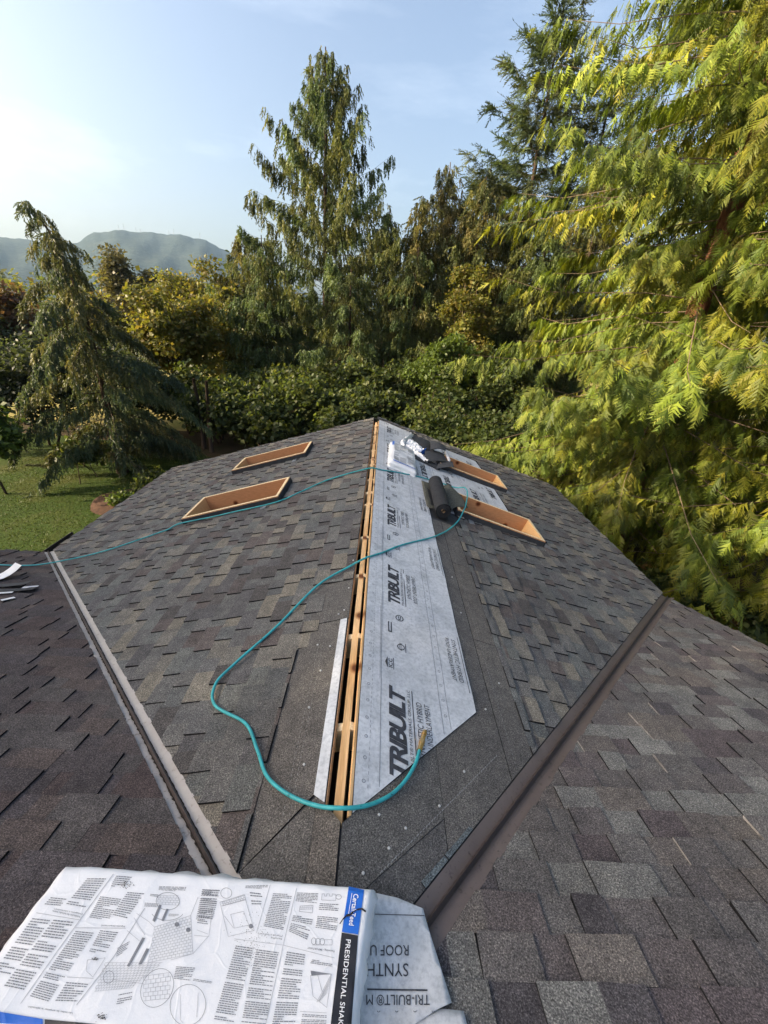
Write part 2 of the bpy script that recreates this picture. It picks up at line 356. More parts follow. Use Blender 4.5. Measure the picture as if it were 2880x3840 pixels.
for d_, k in zip(D, K):
    for i, a_ in enumerate(az):
        z = k * (2600 * math.tan(R_(el[i])) + 5.65)
        if 0 < k < 1: z *= 1 + (1 - k) * .12 * math.sin(a_ * .9 + d_ * .004) + (1 - k) * .08 * math.sin(a_ * 2.1 - d_ * .007) + .004 * hr.normal()
        V.append((d_ * math.sin(R_(a_)), d_ * math.cos(R_(a_)), z - 3))
nA = len(az); F = [(r * nA + i, r * nA + i + 1, (r + 1) * nA + i + 1, (r + 1) * nA + i) for r in range(len(D) - 1) for i in range(nA - 1)]
tag(mesh('hill', V, F, M_hill, smooth=True), kind='structure')
M_mast = simple('mast_steel', (.22, .22, .23), .6, .4)
for i, (az_, hh, lab) in enumerate(((-29.55, 26, 'leftmost short radio mast on the mountain summit'), (-29.1, 30, 'second radio mast from the left on the mountain summit'), (-28.0, 24, 'third radio mast from the left on the mountain summit'), (-27.6, 18, 'shortest radio mast near the middle of the summit'), (-24.9, 20, 'fifth radio mast from the left, right of the summit gap'), (-24.4, 28, 'sixth radio mast from the left, beside its shorter neighbour'), (-21.8, 30, 'rightmost lone radio mast above the falling shoulder of the mountain'))):
    z0 = 2600 * math.tan(R_(float(np.interp(az_, az, el)))) - 2; x0, y0 = 2595 * math.sin(R_(az_)), 2595 * math.cos(R_(az_))
    r = empty('radio_mast', (x0, y0, z0)); tag(r, lab, 'mast', 'radio masts on the mountain top')
    mesh('pole', *tube([(x0, y0, z0 - 6), (x0, y0, z0 + hh)], [1.1, .5], 6), M_mast, r)
    mesh('crossarm', *join([box(x0 - 2.6, x0 + 2.6, y0 - .4, y0 + .4, z0 + hh * k, z0 + hh * k + .9) for k in (.62, .84)]), M_mast, r)

# ------------------------------------------------------------------ the house
house = empty('house', (0, 4, 0))
tag(house, 'low gabled house whose grey shingle roof is being re-roofed, ridge slot open', 'house')
SE = {-1: WL / cg, 1: WR / cg}
VX = lambda y: (y - YV) * TM / TG
QL, QR = (VX.__call__(0), 0), 0
qe_L, qe_R = (WL * TG / TM) / cm, (WR * TG / TM) / cm           # eaves of the main roof, left and right
# walls
mesh('wall', *join([box(-WL + .45, WR - .40, 3.5, YF - .45, 0, 2.55)]), M_siding, house)
mesh('wall', *join([box(-8.6, WR - .42, -5.0, 3.45, 0, 2.52)]), M_siding, house)
mesh('attic_floor', *box(-WL + .4, WR - .38, .8, YF - .4, 2.56, 2.60), M_dark, house)
# gable triangle
mesh('gable_wall', [(-WL + .45, YF - .45, 2.55), (WR - .4, YF - .45, 2.55), (0, YF - .45, RZ - .06), (-WL + .45, YF - .5, 2.55), (WR - .4, YF - .5, 2.55), (0, YF - .5, RZ - .06)],
     [(0, 2, 1), (3, 4, 5), (0, 1, 4, 3), (1, 2, 5, 4), (2, 0, 3, 5)], M_siding, house)
# skylight curbs: (side, s0, s1, y0, y1)
CURB = [(-1, 1.107, 2.339, 4.252, 4.898), (-1, 1.107, 2.339, 5.970, 6.614), (1, 1.03, 2.183, 4.124, 4.717), (1, 1.03, 2.183, 5.780, 6.378)]
HC = .085
holes = {-1: [(c[1], c[2], c[3], c[4]) for c in CURB if c[0] < 0], 1: [(c[1], c[2], c[3], c[4]) for c in CURB if c[0] > 0]}
def clip_gable(p, sgn, off):
    # keep |x| <= VX(y)-off   ->  s*cg - y*TM/TG <= -YV*TM/TG - off
    return clip(p, cg, -TM / TG, -YV * TM / TG - off)
def deck_gable(sgn):
    fn = GRP if sgn > 0 else GLP; parts = []
    s0 = .030 if sgn > 0 else .070
    polys = []
    for r in [(s0, SE[sgn], .80, YF), (0, SE[sgn], YV + .02, .80)]:
        polys.append([(r[0], r[2]), (r[1], r[2]), (r[1], r[3]), (r[0], r[3])])
    for hrect in holes[sgn]: polys = [q for p in polys for q in minus_rect(p, hrect)]
    for p in polys:
        p = clip_gable(p, sgn, .004)
        if p: parts.append(prism(p, fn, lambda a, b: 0.0, -.018))
    V, F = join([(v, orient(v, f)) for v, f in parts]); return V, F
V, F = deck_gable(-1); mesh('roof_deck', V, F, M_memb, house)
V, F = deck_gable(1); mesh('roof_deck', V, F, M_memb, house)
# main roof deck: front slope (left, right of the gable) and back slope
QT = -2.6
MXL, MXR = -9.2, WR + .02
parts = []
def clip_main(p, sgn, off):
    # keep sgn*x >= VX(y)+off for the part below the junction; q coordinate: y=YV+q*cm
    return clip(p, -sgn, cm * TM / TG, -off)
for sgn, x0, x1, qe in ((-1, MXL, 0, qe_L), (1, 0, MXR, qe_R)):
    p = [(x0, QT), (x1, QT), (x1, qe), (x0, qe)]
    p = clip_main(p, sgn, .004)
    parts.append(prism(p, MP, lambda a, b: 0.0, -.018))
V, F = join([(v, orient(v, f)) for v, f in parts]); mesh('roof_deck', V, F, M_memb, house)
yT, zT = MP(0, QT)[1], MP(0, QT)[2]
M_back = shingle_mat('rear_slope_shingles')
mesh('rear_roof_slope', [(MXL, yT, zT), (MXR, yT, zT), (MXR, yT - 4.6, zT - 4.6 * TM), (MXL, yT - 4.6, zT - 4.6 * TM)], [(0, 3, 2, 1)], M_plain, house, col=np.full((4, 3), .07))
# fascia boards
fb = lambda P, Q, d=.16, w=.03: tube([P, Q], w, 4)
def fascia(A, B, d=.17, t=.025):
    A, B = np.array(A), np.array(B); u = B - A; n = np.cross(u, (0, 0, 1)); n /= np.linalg.norm(n); n *= t
    V = [A, B, B + n, A + n] + [p - np.array((0, 0, d)) for p in (A, B, B + n, A + n)]
    return V, [(0, 1, 2, 3), (4, 7, 6, 5), (0, 4, 5, 1), (1, 5, 6, 2), (2, 6, 7, 3), (3, 7, 4, 0)]
for A, B in ((GLP(SE[-1] - .01, 4.4, -.02), GLP(SE[-1] - .01, YF, -.02)), (GRP(SE[1] - .01, YF, -.02), GRP(SE[1] - .01, 4.0, -.02)),
             (GLP(.02, YF - .02, -.02), GLP(SE[-1], YF - .02, -.02)), (GRP(.02, YF - .02, -.02), GRP(SE[1], YF - .02, -.02)),
             (MP(MXR - .03, QT, -.02), MP(MXR - .03, qe_R, -.02)), (MP(MXL, qe_L - .01, -.02), MP(-WL, qe_L - .01, -.02))):
    mesh('fascia', *fascia(A, B), M_fascia, house)
# gutter by the valley foot on the left
g0, g1 = np.array(GLP(SE[-1] + .01, 4.30, -.01)), np.array(GLP(SE[-1] + .01, 4.95, -.01))
cs = [(0, 0), (0, -.10), (-.05, -.115), (-.105, -.10), (-.12, .005), (-.11, .005), (-.098, -.09), (-.05, -.105), (-.008, -.09), (-.008, 0)]
V = [(e[0] + x, e[1], e[2] + z) for e in (g0, g1) for x, z in cs]; n = len(cs)
mesh('gutter', V, [(i, (i + 1) % n, n + (i + 1) % n, n + i) for i in range(n)] + [tuple(range(n)), tuple(reversed(range(n, 2 * n)))], M_fascia, house)

# ridge board and rafters in the open slot
rb = []
tipy = .816
V = [GLP(.036, .866, -.028), GLP(-.001, tipy, -.028), GLP(-.001, YF - .35, -.028), GLP(.036, YF - .35, -.028)]
V = [(-.0345, .852, RZ - .022), (.0015, tipy, RZ - .022), (.0015, YF - .36, RZ - .022), (-.0345, YF - .36, RZ - .022)]
V = V + [(x, y, z - .19) for x, y, z in V]
o = mesh('ridge_board', V, [(3, 2, 1, 0), (4, 5, 6, 7), (0, 1, 5, 4), (1, 2, 6, 5), (2, 3, 7, 6), (3, 0, 4, 7)], M_wood_y, house)
RAFY = (1.22, 1.80, 2.42, 2.99, 3.67, 3.98, 4.37, 4.91, 5.13, 5.53, 5.88, 6.32, 6.65, 7.09)
for i, y in enumerate(RAFY):
    w = .019 if i not in (5,) else .03
    for fn, s0 in ((GLP, .039), (GRP, .0045)):
        V, F = sbox(fn, s0, 1.0, y - w, y + w, -.16, -.0195); c0 = fn(.5, y, -.08)
        o = mesh('rafter', V, F, M_wood_top, house, origin=c0)
# lit underlying strip of plywood edge on the right of the slot
mesh('plywood_edge', *sbox(GRP, .024, .0345, .845, YF - .30, -.017, .0035), M_wood_y, house)
mesh('plywood_edge', *sbox(GLP, .0665, .0695, .885, YF - .30, -.017, .0035), M_ply, house)

# valley flashings with a W rib
def valley(sgn, wg, wm, m_side, k0, k1, seed, ragged):
    fn = GRP if sgn > 0 else GLP; r_ = np.random.default_rng(seed)
    root_V, root_F = [], []
    n = 420; ks = np.linspace(k0, k1, n); secs = []
    for k in ks:
        y = YV + k * TG / TM
        jg = r_.uniform(-.005, .005) * ragged; jm = (r_.uniform(-.006, .006) + .004 * math.sin(k * 9) * math.sin(k * 23)) * ragged
        # cross-section points, from gable side to main side; offset in plan along x
        xg = k - wg * .9 + jg * .2; xm = k + wm + jm
        pg = (sgn * xg, y, RZ - TG * xg + .0085)
        pm = (sgn * xm, y, RZ - TM * (y - YV) + .0085)
        b1 = (sgn * (k - .014), y, RZ - TG * (k - .014) + .006); b2 = (sgn * (k + .014), y, RZ - TM * (y - YV) + .006)
        top = (sgn * k, y, RZ - TG * k + .036)
        secs.append((pg, b1, top, b2, pm))
    V = [p for s_ in secs for p in s_]; flat, rib = [], []
    for i in range(n - 1):
        for j in range(4):
            f = (i * 5 + j, i * 5 + j + 1, (i + 1) * 5 + j + 1, (i + 1) * 5 + j)
            (rib if j in (1, 2) else flat).append(f)
    F = flat + rib; F = orient(V, F) if orient(V, F) is F else [tuple(reversed(f)) for f in F]
    o = mesh('valley_flashing', V, F, [m_side, M_rib], house, mi=[0] * len(flat) + [1] * len(rib))
    return o
vl = valley(-1, .085, .058, M_vgrey, .18, WL + .03, 11, 1.0); vl['label'] = 'faded grey valley flashing with dirty rib'
vr = valley(1, .090, .092, M_vbrown, .12, WR + .02, 12, 0.0); vr['label'] = 'clean brown painted valley flashing'
# granule dirt gathered along the rib of the left valley
n = 420; ks = np.linspace(.2, WL, n); V = []; r_ = np.random.default_rng(4)
for side in (-1, 1):
    for k in ks:
        y = YV + k * TG / TM; w = .005 + .010 * r_.random() * (1 if side > 0 else .5)
        if side < 0: x0, x1 = k - .009, k - .009 - w; z0, z1 = RZ - TG * x0 + .0125, RZ - TG * x1 + .0105
        else: x0, x1 = k + .009, k + .009 + w; z0 = z1 = RZ - TM * (y - YV) + .0105; z0 += .002
        V += [(-x0, y, z0), (-x1, y, z1)]
F = []
for b in (0, 2 * n):
    F += [(b + 2 * i, b + 2 * i + 1, b + 2 * i + 3, b + 2 * i + 2) for i in range(n - 1)]
tag(mesh('granule_dirt', V, F, M_dirt, vl), kind='stuff')

# ---- shingles
S3 = lambda r, g, b: np.array([(c / 255 / 12.92) if c / 255 <= .04045 else ((c / 255 + .055) / 1.055) ** 2.4 for c in (r, g, b)])
PAL_G = [S3(96, 96, 95), S3(87, 86, 87), S3(110, 107, 101), S3(80, 77, 76), S3(99, 101, 99), S3(90, 83, 81), S3(120, 115, 105), S3(92, 94, 94), S3(94, 94, 94), S3(101, 100, 98)]
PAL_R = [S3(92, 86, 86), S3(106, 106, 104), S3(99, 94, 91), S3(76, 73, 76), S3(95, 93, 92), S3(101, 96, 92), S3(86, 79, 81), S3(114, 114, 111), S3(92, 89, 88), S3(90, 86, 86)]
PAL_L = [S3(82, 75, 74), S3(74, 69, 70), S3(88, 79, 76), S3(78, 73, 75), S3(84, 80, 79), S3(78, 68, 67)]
EXP = .1185
pieces = []          # (V, F, colour, field, visible weight)
def add_piece(poly, fn, pal, field, lift, e0, edge_c=None, hold=None):
    if not poly or area(poly) < 3e-5: return
    c = pal[int(rng.integers(len(pal)))]; c = (np.mean(pal, axis=0) * .10 + c * .90) * rng.uniform(.92, 1.08) * np.array((.985, 1.0, 1.0))
    if hold is not None: c = hold
    lift = lift + float(rng.normal(0, .0008))
    b0_, b1_ = (.011, .011) if lift > .01 else (.004, .0085); jit = float(rng.normal(0, .0006))
    ht = lambda a, b: b0_ + jit + b1_ * min(1, max(0, ((a if fn is not MP else b) - e0) / EXP))
    V, F = prism(poly, fn, ht, -.002); F = orient(V, F)
    cen = np.mean(np.array(V[:len(poly)]), 0); u, v, z = pxy(cen)
    if z < .3 or not (-60 < u < 2940 and 0 < v < 3900): wgt = 0
    else:
        P = [pxy(p)[:2] for p in V[:len(poly)]]; wgt = area(P)
    pieces.append((V, F, c, field, wgt, edge_c))
def course(lo, hi, e0, along, fn, pal, field, clipf, holes_=(), plain=None, tabs=((.09, .22), (.06, .17)), lifts=(.0135, .003), seam=.004, edges=None):
    b = lo - rng.uniform(0, .3); tab = True
    while b < hi:
        w = rng.uniform(*tabs[0 if tab else 1]); b1 = min(b + w, hi)
        a0 = e0; a1 = e0 + EXP
        bb = max(b, lo)
        if b1 - bb > .004:
            j = rng.uniform(-.005, .005, 4) * (1.0 if tab else .5)
            poly = [(a0, bb), (a1 + j[0], bb + j[1]), (a1 + j[2], b1 + j[3]), (a0, b1)] if along == 'y' else [(bb, a0), (b1, a0), (b1 + j[3], a1 + j[2]), (bb + j[1], a1 + j[0])]
            ps = [poly]
            for h in holes_: ps = [q for p in ps for q in minus_rect(p, h)]
            for p in ps:
                p = clipf(p)
                if p: add_piece(p, fn, pal, field, lifts[0 if tab else 1], e0, edges)
        b += w; tab = not tab if rng.random() < .86 else tab
# left gable slope
n_c = int((SE[-1] - .0705) / EXP) + 1
for i in range(n_c):
    e0 = SE[-1] - (i + 1) * EXP
    a0 = max(e0, .0705)
    cf = lambda p: clip(clip_gable(p, -1, .074), -1, 0, -.0705)
    ylo = YV + (e0 * cg) * TG / TM
    near_plain = []
    if e0 < .40: near_plain = [(0, .36, 0, 2.35 - .6 * (e0 > .2))]
    course(max(.3, ylo), YF, e0, 'y', GLP, PAL_G, 0, cf, holes[-1] + near_plain)
# right gable slope; the underlayment and felt areas stay bare
bare_R = [(0, .80, 0, 7.42), (.79, 1.995, 4.717, 7.16), (.79, 1.05, 3.80, 4.72)]
for i in range(int(SE[1] / EXP) + 1):
    e0 = SE[1] - (i + 1) * EXP
    cf = lambda p: clip(clip_gable(p, 1, .090), -1, 0, -.033)
    ylo = YV + (e0 * cg) * TG / TM
    pl_ = [(.79, .97, 0, 3.8)] if e0 < .97 else []
    course(max(.3, ylo), YF, e0, 'y', GRP, PAL_G, 1, cf, holes[1] + bare_R + pl_)
# main roof, left and right of the valleys
def q_of(i, qe): return qe - (i + 1) * EXP
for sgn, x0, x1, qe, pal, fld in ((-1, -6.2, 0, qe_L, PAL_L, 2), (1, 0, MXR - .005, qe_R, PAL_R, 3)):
    for i in range(int((qe + 1.0) / EXP)):
        e0 = q_of(i, qe); cf = lambda p: clip_main(p, sgn, .060 if sgn < 0 else .088)
        lo, hi = (x0, min(0, -(e0 * cm) * TM / TG)) if sgn < 0 else (max(0, e0 * cm * TM / TG), x1)
        if lo < hi:
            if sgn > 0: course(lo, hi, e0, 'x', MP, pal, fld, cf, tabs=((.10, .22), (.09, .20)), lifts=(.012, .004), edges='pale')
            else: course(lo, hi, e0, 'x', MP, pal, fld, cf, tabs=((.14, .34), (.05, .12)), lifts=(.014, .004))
# plain top courses beside the ridge and the patched end of the ridge
DK = [S3(92, 91, 89), S3(95, 93, 90), S3(88, 87, 86), S3(96, 93, 89)]
def plain(poly, fn, c, field, h=.006, cf=None):
    if cf: poly = cf(poly)
    if not poly: return
    V, F = prism(poly, fn, lambda a, b: h, -.002); F = orient(V, F); P = [pxy(p)[:2] for p in V[:len(poly)]]
    pieces.append((V, F, c, field, area(P), None))
cgl = lambda p: clip_gable(p, -1, .074); cgr = lambda p: clip_gable(p, 1, .09)
for y0, y1, c in ((1.94, 2.35, DK[0]),): plain([(.0705, y0), (.36, y0), (.36, y1), (.0705, y1)], GLP, c, 0, .0085)
plain([(.122, .925), (.36, .70), (.36, 1.935), (.122, 1.935)], GLP, DK[1], 0, .0075, cgl)
plain([(.106, .36), (.36, .36), (.36, .698), (.106, .922)], GLP, DK[0], 0, .0070, cgl)
plain([(.0, .36), (.104, .36), (.104, .921), (.0015, .817)], GLP, DK[3], 0, .0085, cgl)
plain([(.0015, .36), (.42, .36), (.42, .905), (.1475, .682), (.0015, .5605)], GRP, DK[2], 1, .0060, cgr)
plain([(.0015, .562), (.1475, .684), (.42, .907), (.42, 1.205), (.0015, .815)], GRP, DK[0], 1, .0085, cgr)
plain([(.422, .55), (.80, .93), (.80, 1.562), (.422, 1.208)], GRP, DK[1], 1, .0075, cgr)
plain([(.30, .69), (.40, .78), (.52, .68), (.40, .60)], GRP, S3(100, 108, 110), 1, .0105, cgr)
plain([(.405, .785), (.53, .90), (.66, .80), (.53, .69)], GRP, S3(94, 102, 105), 1, .0105, cgr)
plain([(.692, 1.45), (.80, 1.56), (.80, 3.80), (.692, 3.80)], GRP, DK[2], 1, .0065)
for y0, y1, c in ((1.0, 2.05, DK[1]), (2.053, 3.0, DK[3]), (3.003, 3.80, DK[1])): plain([(.803, y0), (.972, y0), (.972, y1), (.803, y1)], GRP, c, 1, .0085, cgr)
plain([(.0, 7.42), (1.0, 7.42), (1.0, YF), (.0, YF)], GRP, S3(80, 79, 77), 1, .0095)
plain([(1.003, 7.16), (1.995, 7.16), (1.995, YF), (1.003, YF)], GRP, S3(84, 83, 80), 1, .0095)
# build: the 300 largest in view as objects, the rest as one part for each slope
order = sorted(range(len(pieces)), key=lambda i: -pieces[i][4])
big = set(order[:300])
def tones(V, F, c, ec):
    return np.tile(c, (len(V), 1))
M_pale = simple('pale_tab_edge', (.24, .225, .21), .9, .1, var=.5, scale=30)
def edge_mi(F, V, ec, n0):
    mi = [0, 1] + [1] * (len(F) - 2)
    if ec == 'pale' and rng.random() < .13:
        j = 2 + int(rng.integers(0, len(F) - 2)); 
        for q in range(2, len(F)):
            # the upright edge that looks towards the slope's left is coloured pale
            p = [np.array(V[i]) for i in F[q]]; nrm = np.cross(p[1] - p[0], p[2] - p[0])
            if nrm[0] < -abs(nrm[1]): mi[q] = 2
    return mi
for i in order[:300]:
    V, F, c, fld, w, ec = pieces[i]
    cen = np.mean(np.array(V), 0)
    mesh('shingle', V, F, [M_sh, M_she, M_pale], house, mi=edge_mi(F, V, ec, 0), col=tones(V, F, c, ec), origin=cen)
for fld in range(4):
    Vs, Fs, cs_, ms, n = [], [], [], [], 0
    for i, (V, F, c, f_, w, ec) in enumerate(pieces):
        if f_ != fld or i in big: continue
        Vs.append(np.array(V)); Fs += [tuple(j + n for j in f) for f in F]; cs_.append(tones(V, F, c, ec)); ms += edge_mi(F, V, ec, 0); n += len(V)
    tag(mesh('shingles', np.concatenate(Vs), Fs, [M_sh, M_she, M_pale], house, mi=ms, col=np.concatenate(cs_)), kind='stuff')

# ---- skylight curbs
TB = .038
for ci, (sgn, s0, s1, y0, y1) in enumerate(CURB):
    fn = GRP if sgn > 0 else GLP
    cu = empty('skylight_curb', fn((s0 + s1) / 2, (y0 + y1) / 2)); cu.parent = house; cu.location = Vector(fn((s0 + s1) / 2, (y0 + y1) / 2)) - wloc(house)
    cu['label'] = ['near left open skylight curb of new lumber', 'far left open skylight curb of new lumber', 'near right open skylight curb beside the felt roll', 'far right open skylight curb under loose shingles'][ci]
    e = .003
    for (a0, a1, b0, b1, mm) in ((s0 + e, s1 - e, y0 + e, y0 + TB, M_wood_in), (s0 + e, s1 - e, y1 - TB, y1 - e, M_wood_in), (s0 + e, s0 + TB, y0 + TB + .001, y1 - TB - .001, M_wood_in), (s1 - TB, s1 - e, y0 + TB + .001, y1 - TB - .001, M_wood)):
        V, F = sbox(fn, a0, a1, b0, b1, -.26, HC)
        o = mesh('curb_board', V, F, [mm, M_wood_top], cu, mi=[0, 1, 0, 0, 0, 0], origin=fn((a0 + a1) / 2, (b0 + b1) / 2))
    # shaft below
    parts = [sbox(fn, s0 - .02, s1 + .02, y0 - .02, y1 + .02, -.34, -.262)]
    mesh('shaft_floor', *join(parts), M_dark, cu)
    # membrane up the near and downslope outer faces
    mesh('curb_wrap', *join([sbox(fn, s0 - .004, s1 + .004, y0 - .006, y0 + e - .0005, -.01, HC - .012), sbox(fn, s1 - e + .0005, s1 + .006, y0 - .006, y1, -.01, HC - .014), sbox(fn, s0 - .006, s0 + e - .0005, y0 - .006, y1, -.01, HC - .012)]), M_memb, cu)
    # galvanised corner pieces
    def tri(P): 
        P = [np.array(p) for p in P]; return [*P, *[p + np.array((0, 0, -.0015)) for p in P]], [(0, 1, 2), (3, 5, 4), (0, 3, 4, 1), (1, 4, 5, 2), (2, 5, 3, 0)]
    mesh('step_flashing', *tri([fn(s1 + .006, y0 - .007, .02), fn(s1 + .006, y0 - .007, HC - .02), fn(s1 + .17, y0 - .015, .02)]), M_galv, cu)
    mesh('step_flashing', *sbox(fn, s0 + .16, s0 + .22, y0 - .11, y0 - .008, .012, .0195), M_galv, cu)
# ------------------------------------------------------------------ lettering helpers
_tc = {}
def text2d(s, bold=0.0, shear=0.0, spacing=1.0):
    """letters as flat triangles, squeezed into the unit box"""
    k = (s, bold, shear, spacing)
    if k in _tc: return _tc[k]
    cu = bpy.data.curves.new('lettering', 'FONT'); cu.body = s; cu.size = 1; cu.offset = bold; cu.shear = shear; cu.space_character = spacing; cu.resolution_u = 3
    ob = bpy.data.objects.new('lettering', cu); COL.objects.link(ob); bpy.context.view_layer.update()
    me = bpy.data.meshes.new_from_object(ob.evaluated_get(bpy.context.evaluated_depsgraph_get()))
    V = np.array([v.co[:2] for v in me.vertices]); F = [tuple(p.vertices) for p in me.polygons]
    bpy.data.objects.remove(ob); bpy.data.curves.remove(cu); bpy.data.meshes.remove(me)
    lo, hi = V.min(0), V.max(0); V = (V - lo) / (hi - lo); _tc[k] = (V, F); return V, F

# ------------------------------------------------------------------ underlayment on the right slope
cuty = lambda s: .853 + (s - .04) * .9374
def wav(s, y): return .0120 + .0036 * math.sin(7 * s + 2.1 * y) * math.sin(3.1 * y + 4 * s) + .0018 * math.sin(17 * y + 9 * s)
def grid_sheet(poly_list, fn, hf, da=.06, db=.10):
    import bmesh
    bm = bmesh.new()
    for poly in poly_list:
        a0, a1 = min(p[0] for p in poly), max(p[0] for p in poly); b0, b1 = min(p[1] for p in poly), max(p[1] for p in poly)
        na, nb = max(1, int((a1 - a0) / da)), max(1, int((b1 - b0) / db))
        A, B = np.linspace(a0, a1, na + 1), np.linspace(b0, b1, nb + 1)
        for i in range(na):
            q = clip(clip(poly, -1, 0, -A[i]), 1, 0, A[i + 1])
            if not q: continue
            for j in range(nb):
                r = clip(clip(q, 0, -1, -B[j]), 0, 1, B[j + 1]) if q else []
                if not r or area(r) < 1e-7: continue
                vs_ = [bm.verts.new(fn(x, y, hf(x, y))) for x, y in r]
                f = bm.faces.new(vs_); f.normal_update()
                if f.normal.z < 0: f.normal_flip()
    bmesh.ops.remove_doubles(bm, verts=bm.verts, dist=1e-5)
    V = [tuple(v.co) for v in bm.verts]; bm.verts.index_update(); F = [tuple(v.index for v in f.verts) for f in bm.faces]; bm.free(); return V, F
u1 = [(.0355, .8495), (.685, 1.458), (.683, 7.40), (.0355, 7.40)]
V, F = grid_sheet([u1], GRP, wav)
under = mesh('underlayment', V, F, M_under, house, smooth=True); under['label'] = 'pale grey printed underlayment strip along the ridge'
us = mesh('underlayment', *grid_sheet([[(.072, .89), (.121, .924), (.121, 1.935), (.078, 1.94)]], GLP, lambda a, b: .0098, .03, .2), M_under, house, smooth=True); us['label'] = 'narrow pale strip left of the slot'
p2s = [[(.66, 4.72), (1.985, 4.72), (1.985, 6.75), (1.96, 7.14), (.66, 7.14)], [(.66, 4.12), (1.026, 4.15), (1.026, 4.72), (.66, 4.72)]]
for hrect in holes[1]: p2s = [q for p in p2s for q in minus_rect(p, (hrect[0] - .006, hrect[1] + .006, hrect[2] - .006, hrect[3] + .006))]
w2 = lambda s, y: .0060 + .0012 * math.sin(5 * s + 1.7 * y) + .0008 * math.sin(11 * y)
under2 = mesh('underlayment', *grid_sheet(p2s, GRP, w2), M_under, house, smooth=True); under2['label'] = 'lower printed underlayment between the right skylight curbs'
class Print:
    def __init__(self, P): self.P = P; self.V = []; self.F = []
    def poly(self, pts):
        n = len(self.V); self.V += [self.P(*p) for p in pts]; self.F.append(tuple(range(n, n + len(pts))))
    def rect(self, a0, a1, b0, b1, seg=1):
        for i in range(seg): self.poly([(a0, b0 + (b1 - b0) * i / seg), (a1, b0 + (b1 - b0) * i / seg), (a1, b0 + (b1 - b0) * (i + 1) / seg), (a0, b0 + (b1 - b0) * (i + 1) / seg)])
    def ring(self, a, b, r, w, n=12):
        for i in range(n):
            t0, t1 = 2 * math.pi * i / n, 2 * math.pi * (i + 1) / n
            self.poly([(a + r * math.cos(t0), b + r * math.sin(t0)), (a + r * math.cos(t1), b + r * math.sin(t1)), (a + (r - w) * math.cos(t1), b + (r - w) * math.sin(t1)), (a + (r - w) * math.cos(t0), b + (r - w) * math.sin(t0))])
    def text(self, s, fn, clipf=None, **k):
        V, F = text2d(s, **k)
        for f in F:
            p = [fn(*V[i]) for i in f]
            if clipf:
                p = clipf(p)
                if not p: continue
            self.poly(p)
    def build(self, m, parent, name='print'):
        F = []
        for f in self.F:
            p = [np.array(self.V[i]) for i in f[:3]]
            F.append(f if np.cross(p[1] - p[0], p[2] - p[0])[2] > 0 else tuple(reversed(f)))
        return tag(mesh(name, self.V, F, m, parent), kind='stuff')
def sheet_print(P_, y0, y1, clipf, dirn, off, full=True):
    """one repeat of the printed pattern; off: slope coordinate of the logo's upper edge"""
    yb = y0; f = lambda s0, s1, a, b: (lambda u, v: (s1 + (s0 - s1) * v, a + (b - a) * u)) if dirn > 0 else (lambda u, v: (s0 + (s1 - s0) * v, b + (a - b) * u))
    P_.text('TRIBUILT', f(off, off + .088, yb, yb + .455), clipf, bold=.035, shear=.25, spacing=.86)
    P_.text('TRI-BUILT® MATERIALS GROUP, LLC', f(off + .099, off + .118, yb, yb + .455), clipf, shear=.1)
    P_.poly(clipf([(off + .126, yb), (off + .131, yb), (off + .131, yb + .455), (off + .126, yb + .455)]) or [(off, 9), (off, 9.0), (off, 9.0)]) if clipf([(off + .126, yb), (off + .131, yb), (off + .131, yb + .455), (off + .126, yb + .455)]) else None
    P_.text('SYNTHETIC HYBRID', f(off + .147, off + .178, yb + .10, yb + .395), clipf, shear=.1)
    P_.text('ROOF UNDERLAYMENT', f(off + .192, off + .222, yb + .07, yb + .395), clipf, shear=.1)
def icons(P_, y, s):
    # outlined hook, house block, round marks
    P_.rect(s - .010, s - .003, y, y + .095); P_.rect(s + .008, s + .015, y, y + .095); P_.rect(s - .010, s + .015, y, y + .010); P_.rect(s - .010, s - .001, y + .085, y + .095)
    P_.ring(s + .07, y + .155, .028, .006, 16); P_.rect(s + .062, s + .078, y + .138, y + .146); P_.rect(s + .062, s + .067, y + .15, y + .172); P_.rect(s + .074, s + .079, y + .15, y + .172)
    P_.ring(s + .07, y - .10, .024, .005, 16); P_.text('ASTM', lambda u, v: (s + .078 - .018 * v, y - .13 + .06 * u)); P_.rect(s + .098, s + .102, y - .135, y - .065)
    P_.text('ICC', lambda u, v: (s + .015 - .024 * v, y - .275 + .065 * u), bold=.02); P_.poly([(s - .014, y - .285), (s - .014, y - .20), (s - .030, y - .242)]); P_.rect(s + .019, s + .023, y - .285, y - .20)
P1 = Print(lambda s, y: GRP(s, y, wav(s, y) + .0016))
below = lambda p: [(x, y) for x, y in clip(p, .9374, -1, .9374 * .04 - .853)]
for i in range(6):
    y0 = 1.02 + 1.136 * i; sheet_print(P1, y0, y0, below, 1, .184); icons(P1, y0 + .85, .193)
    yr = 1.63 + 1.136 * i
    P1.text('SYNTHETIC HYBRID', lambda u, v: (.617 + .030 * v, yr + .34 - .34 * u), shear=.1); P1.text('ROOF UNDERLAYMENT', lambda u, v: (.575 + .026 * v, yr + .34 - .34 * u), shear=.1)
    P1.rect(.668, .672, yr - .06, yr + .38)
o1 = P1.build(M_ink, under)
P1 = Print(lambda s, y: GRP(s, y, wav(s, y) + .0014))
y = .88
while y < 7.38:
    if y > cuty(.074) + .02: P1.ring(.074, y, .0085, .0028, 8)
    if y > cuty(.494) + .02: P1.ring(.494, y + .03, .0085, .0028, 8)
    y += .0945
y = .95
while y < 7.38: P1.rect(.0915, .0935, y, y + .014); y += .026
P1.rect(.1395, .1420, .965, 7.39, 60); P1.rect(.4705, .4730, 1.275, 7.39, 60); P1.rect(.5135, .5160, 1.315, 7.39, 60)
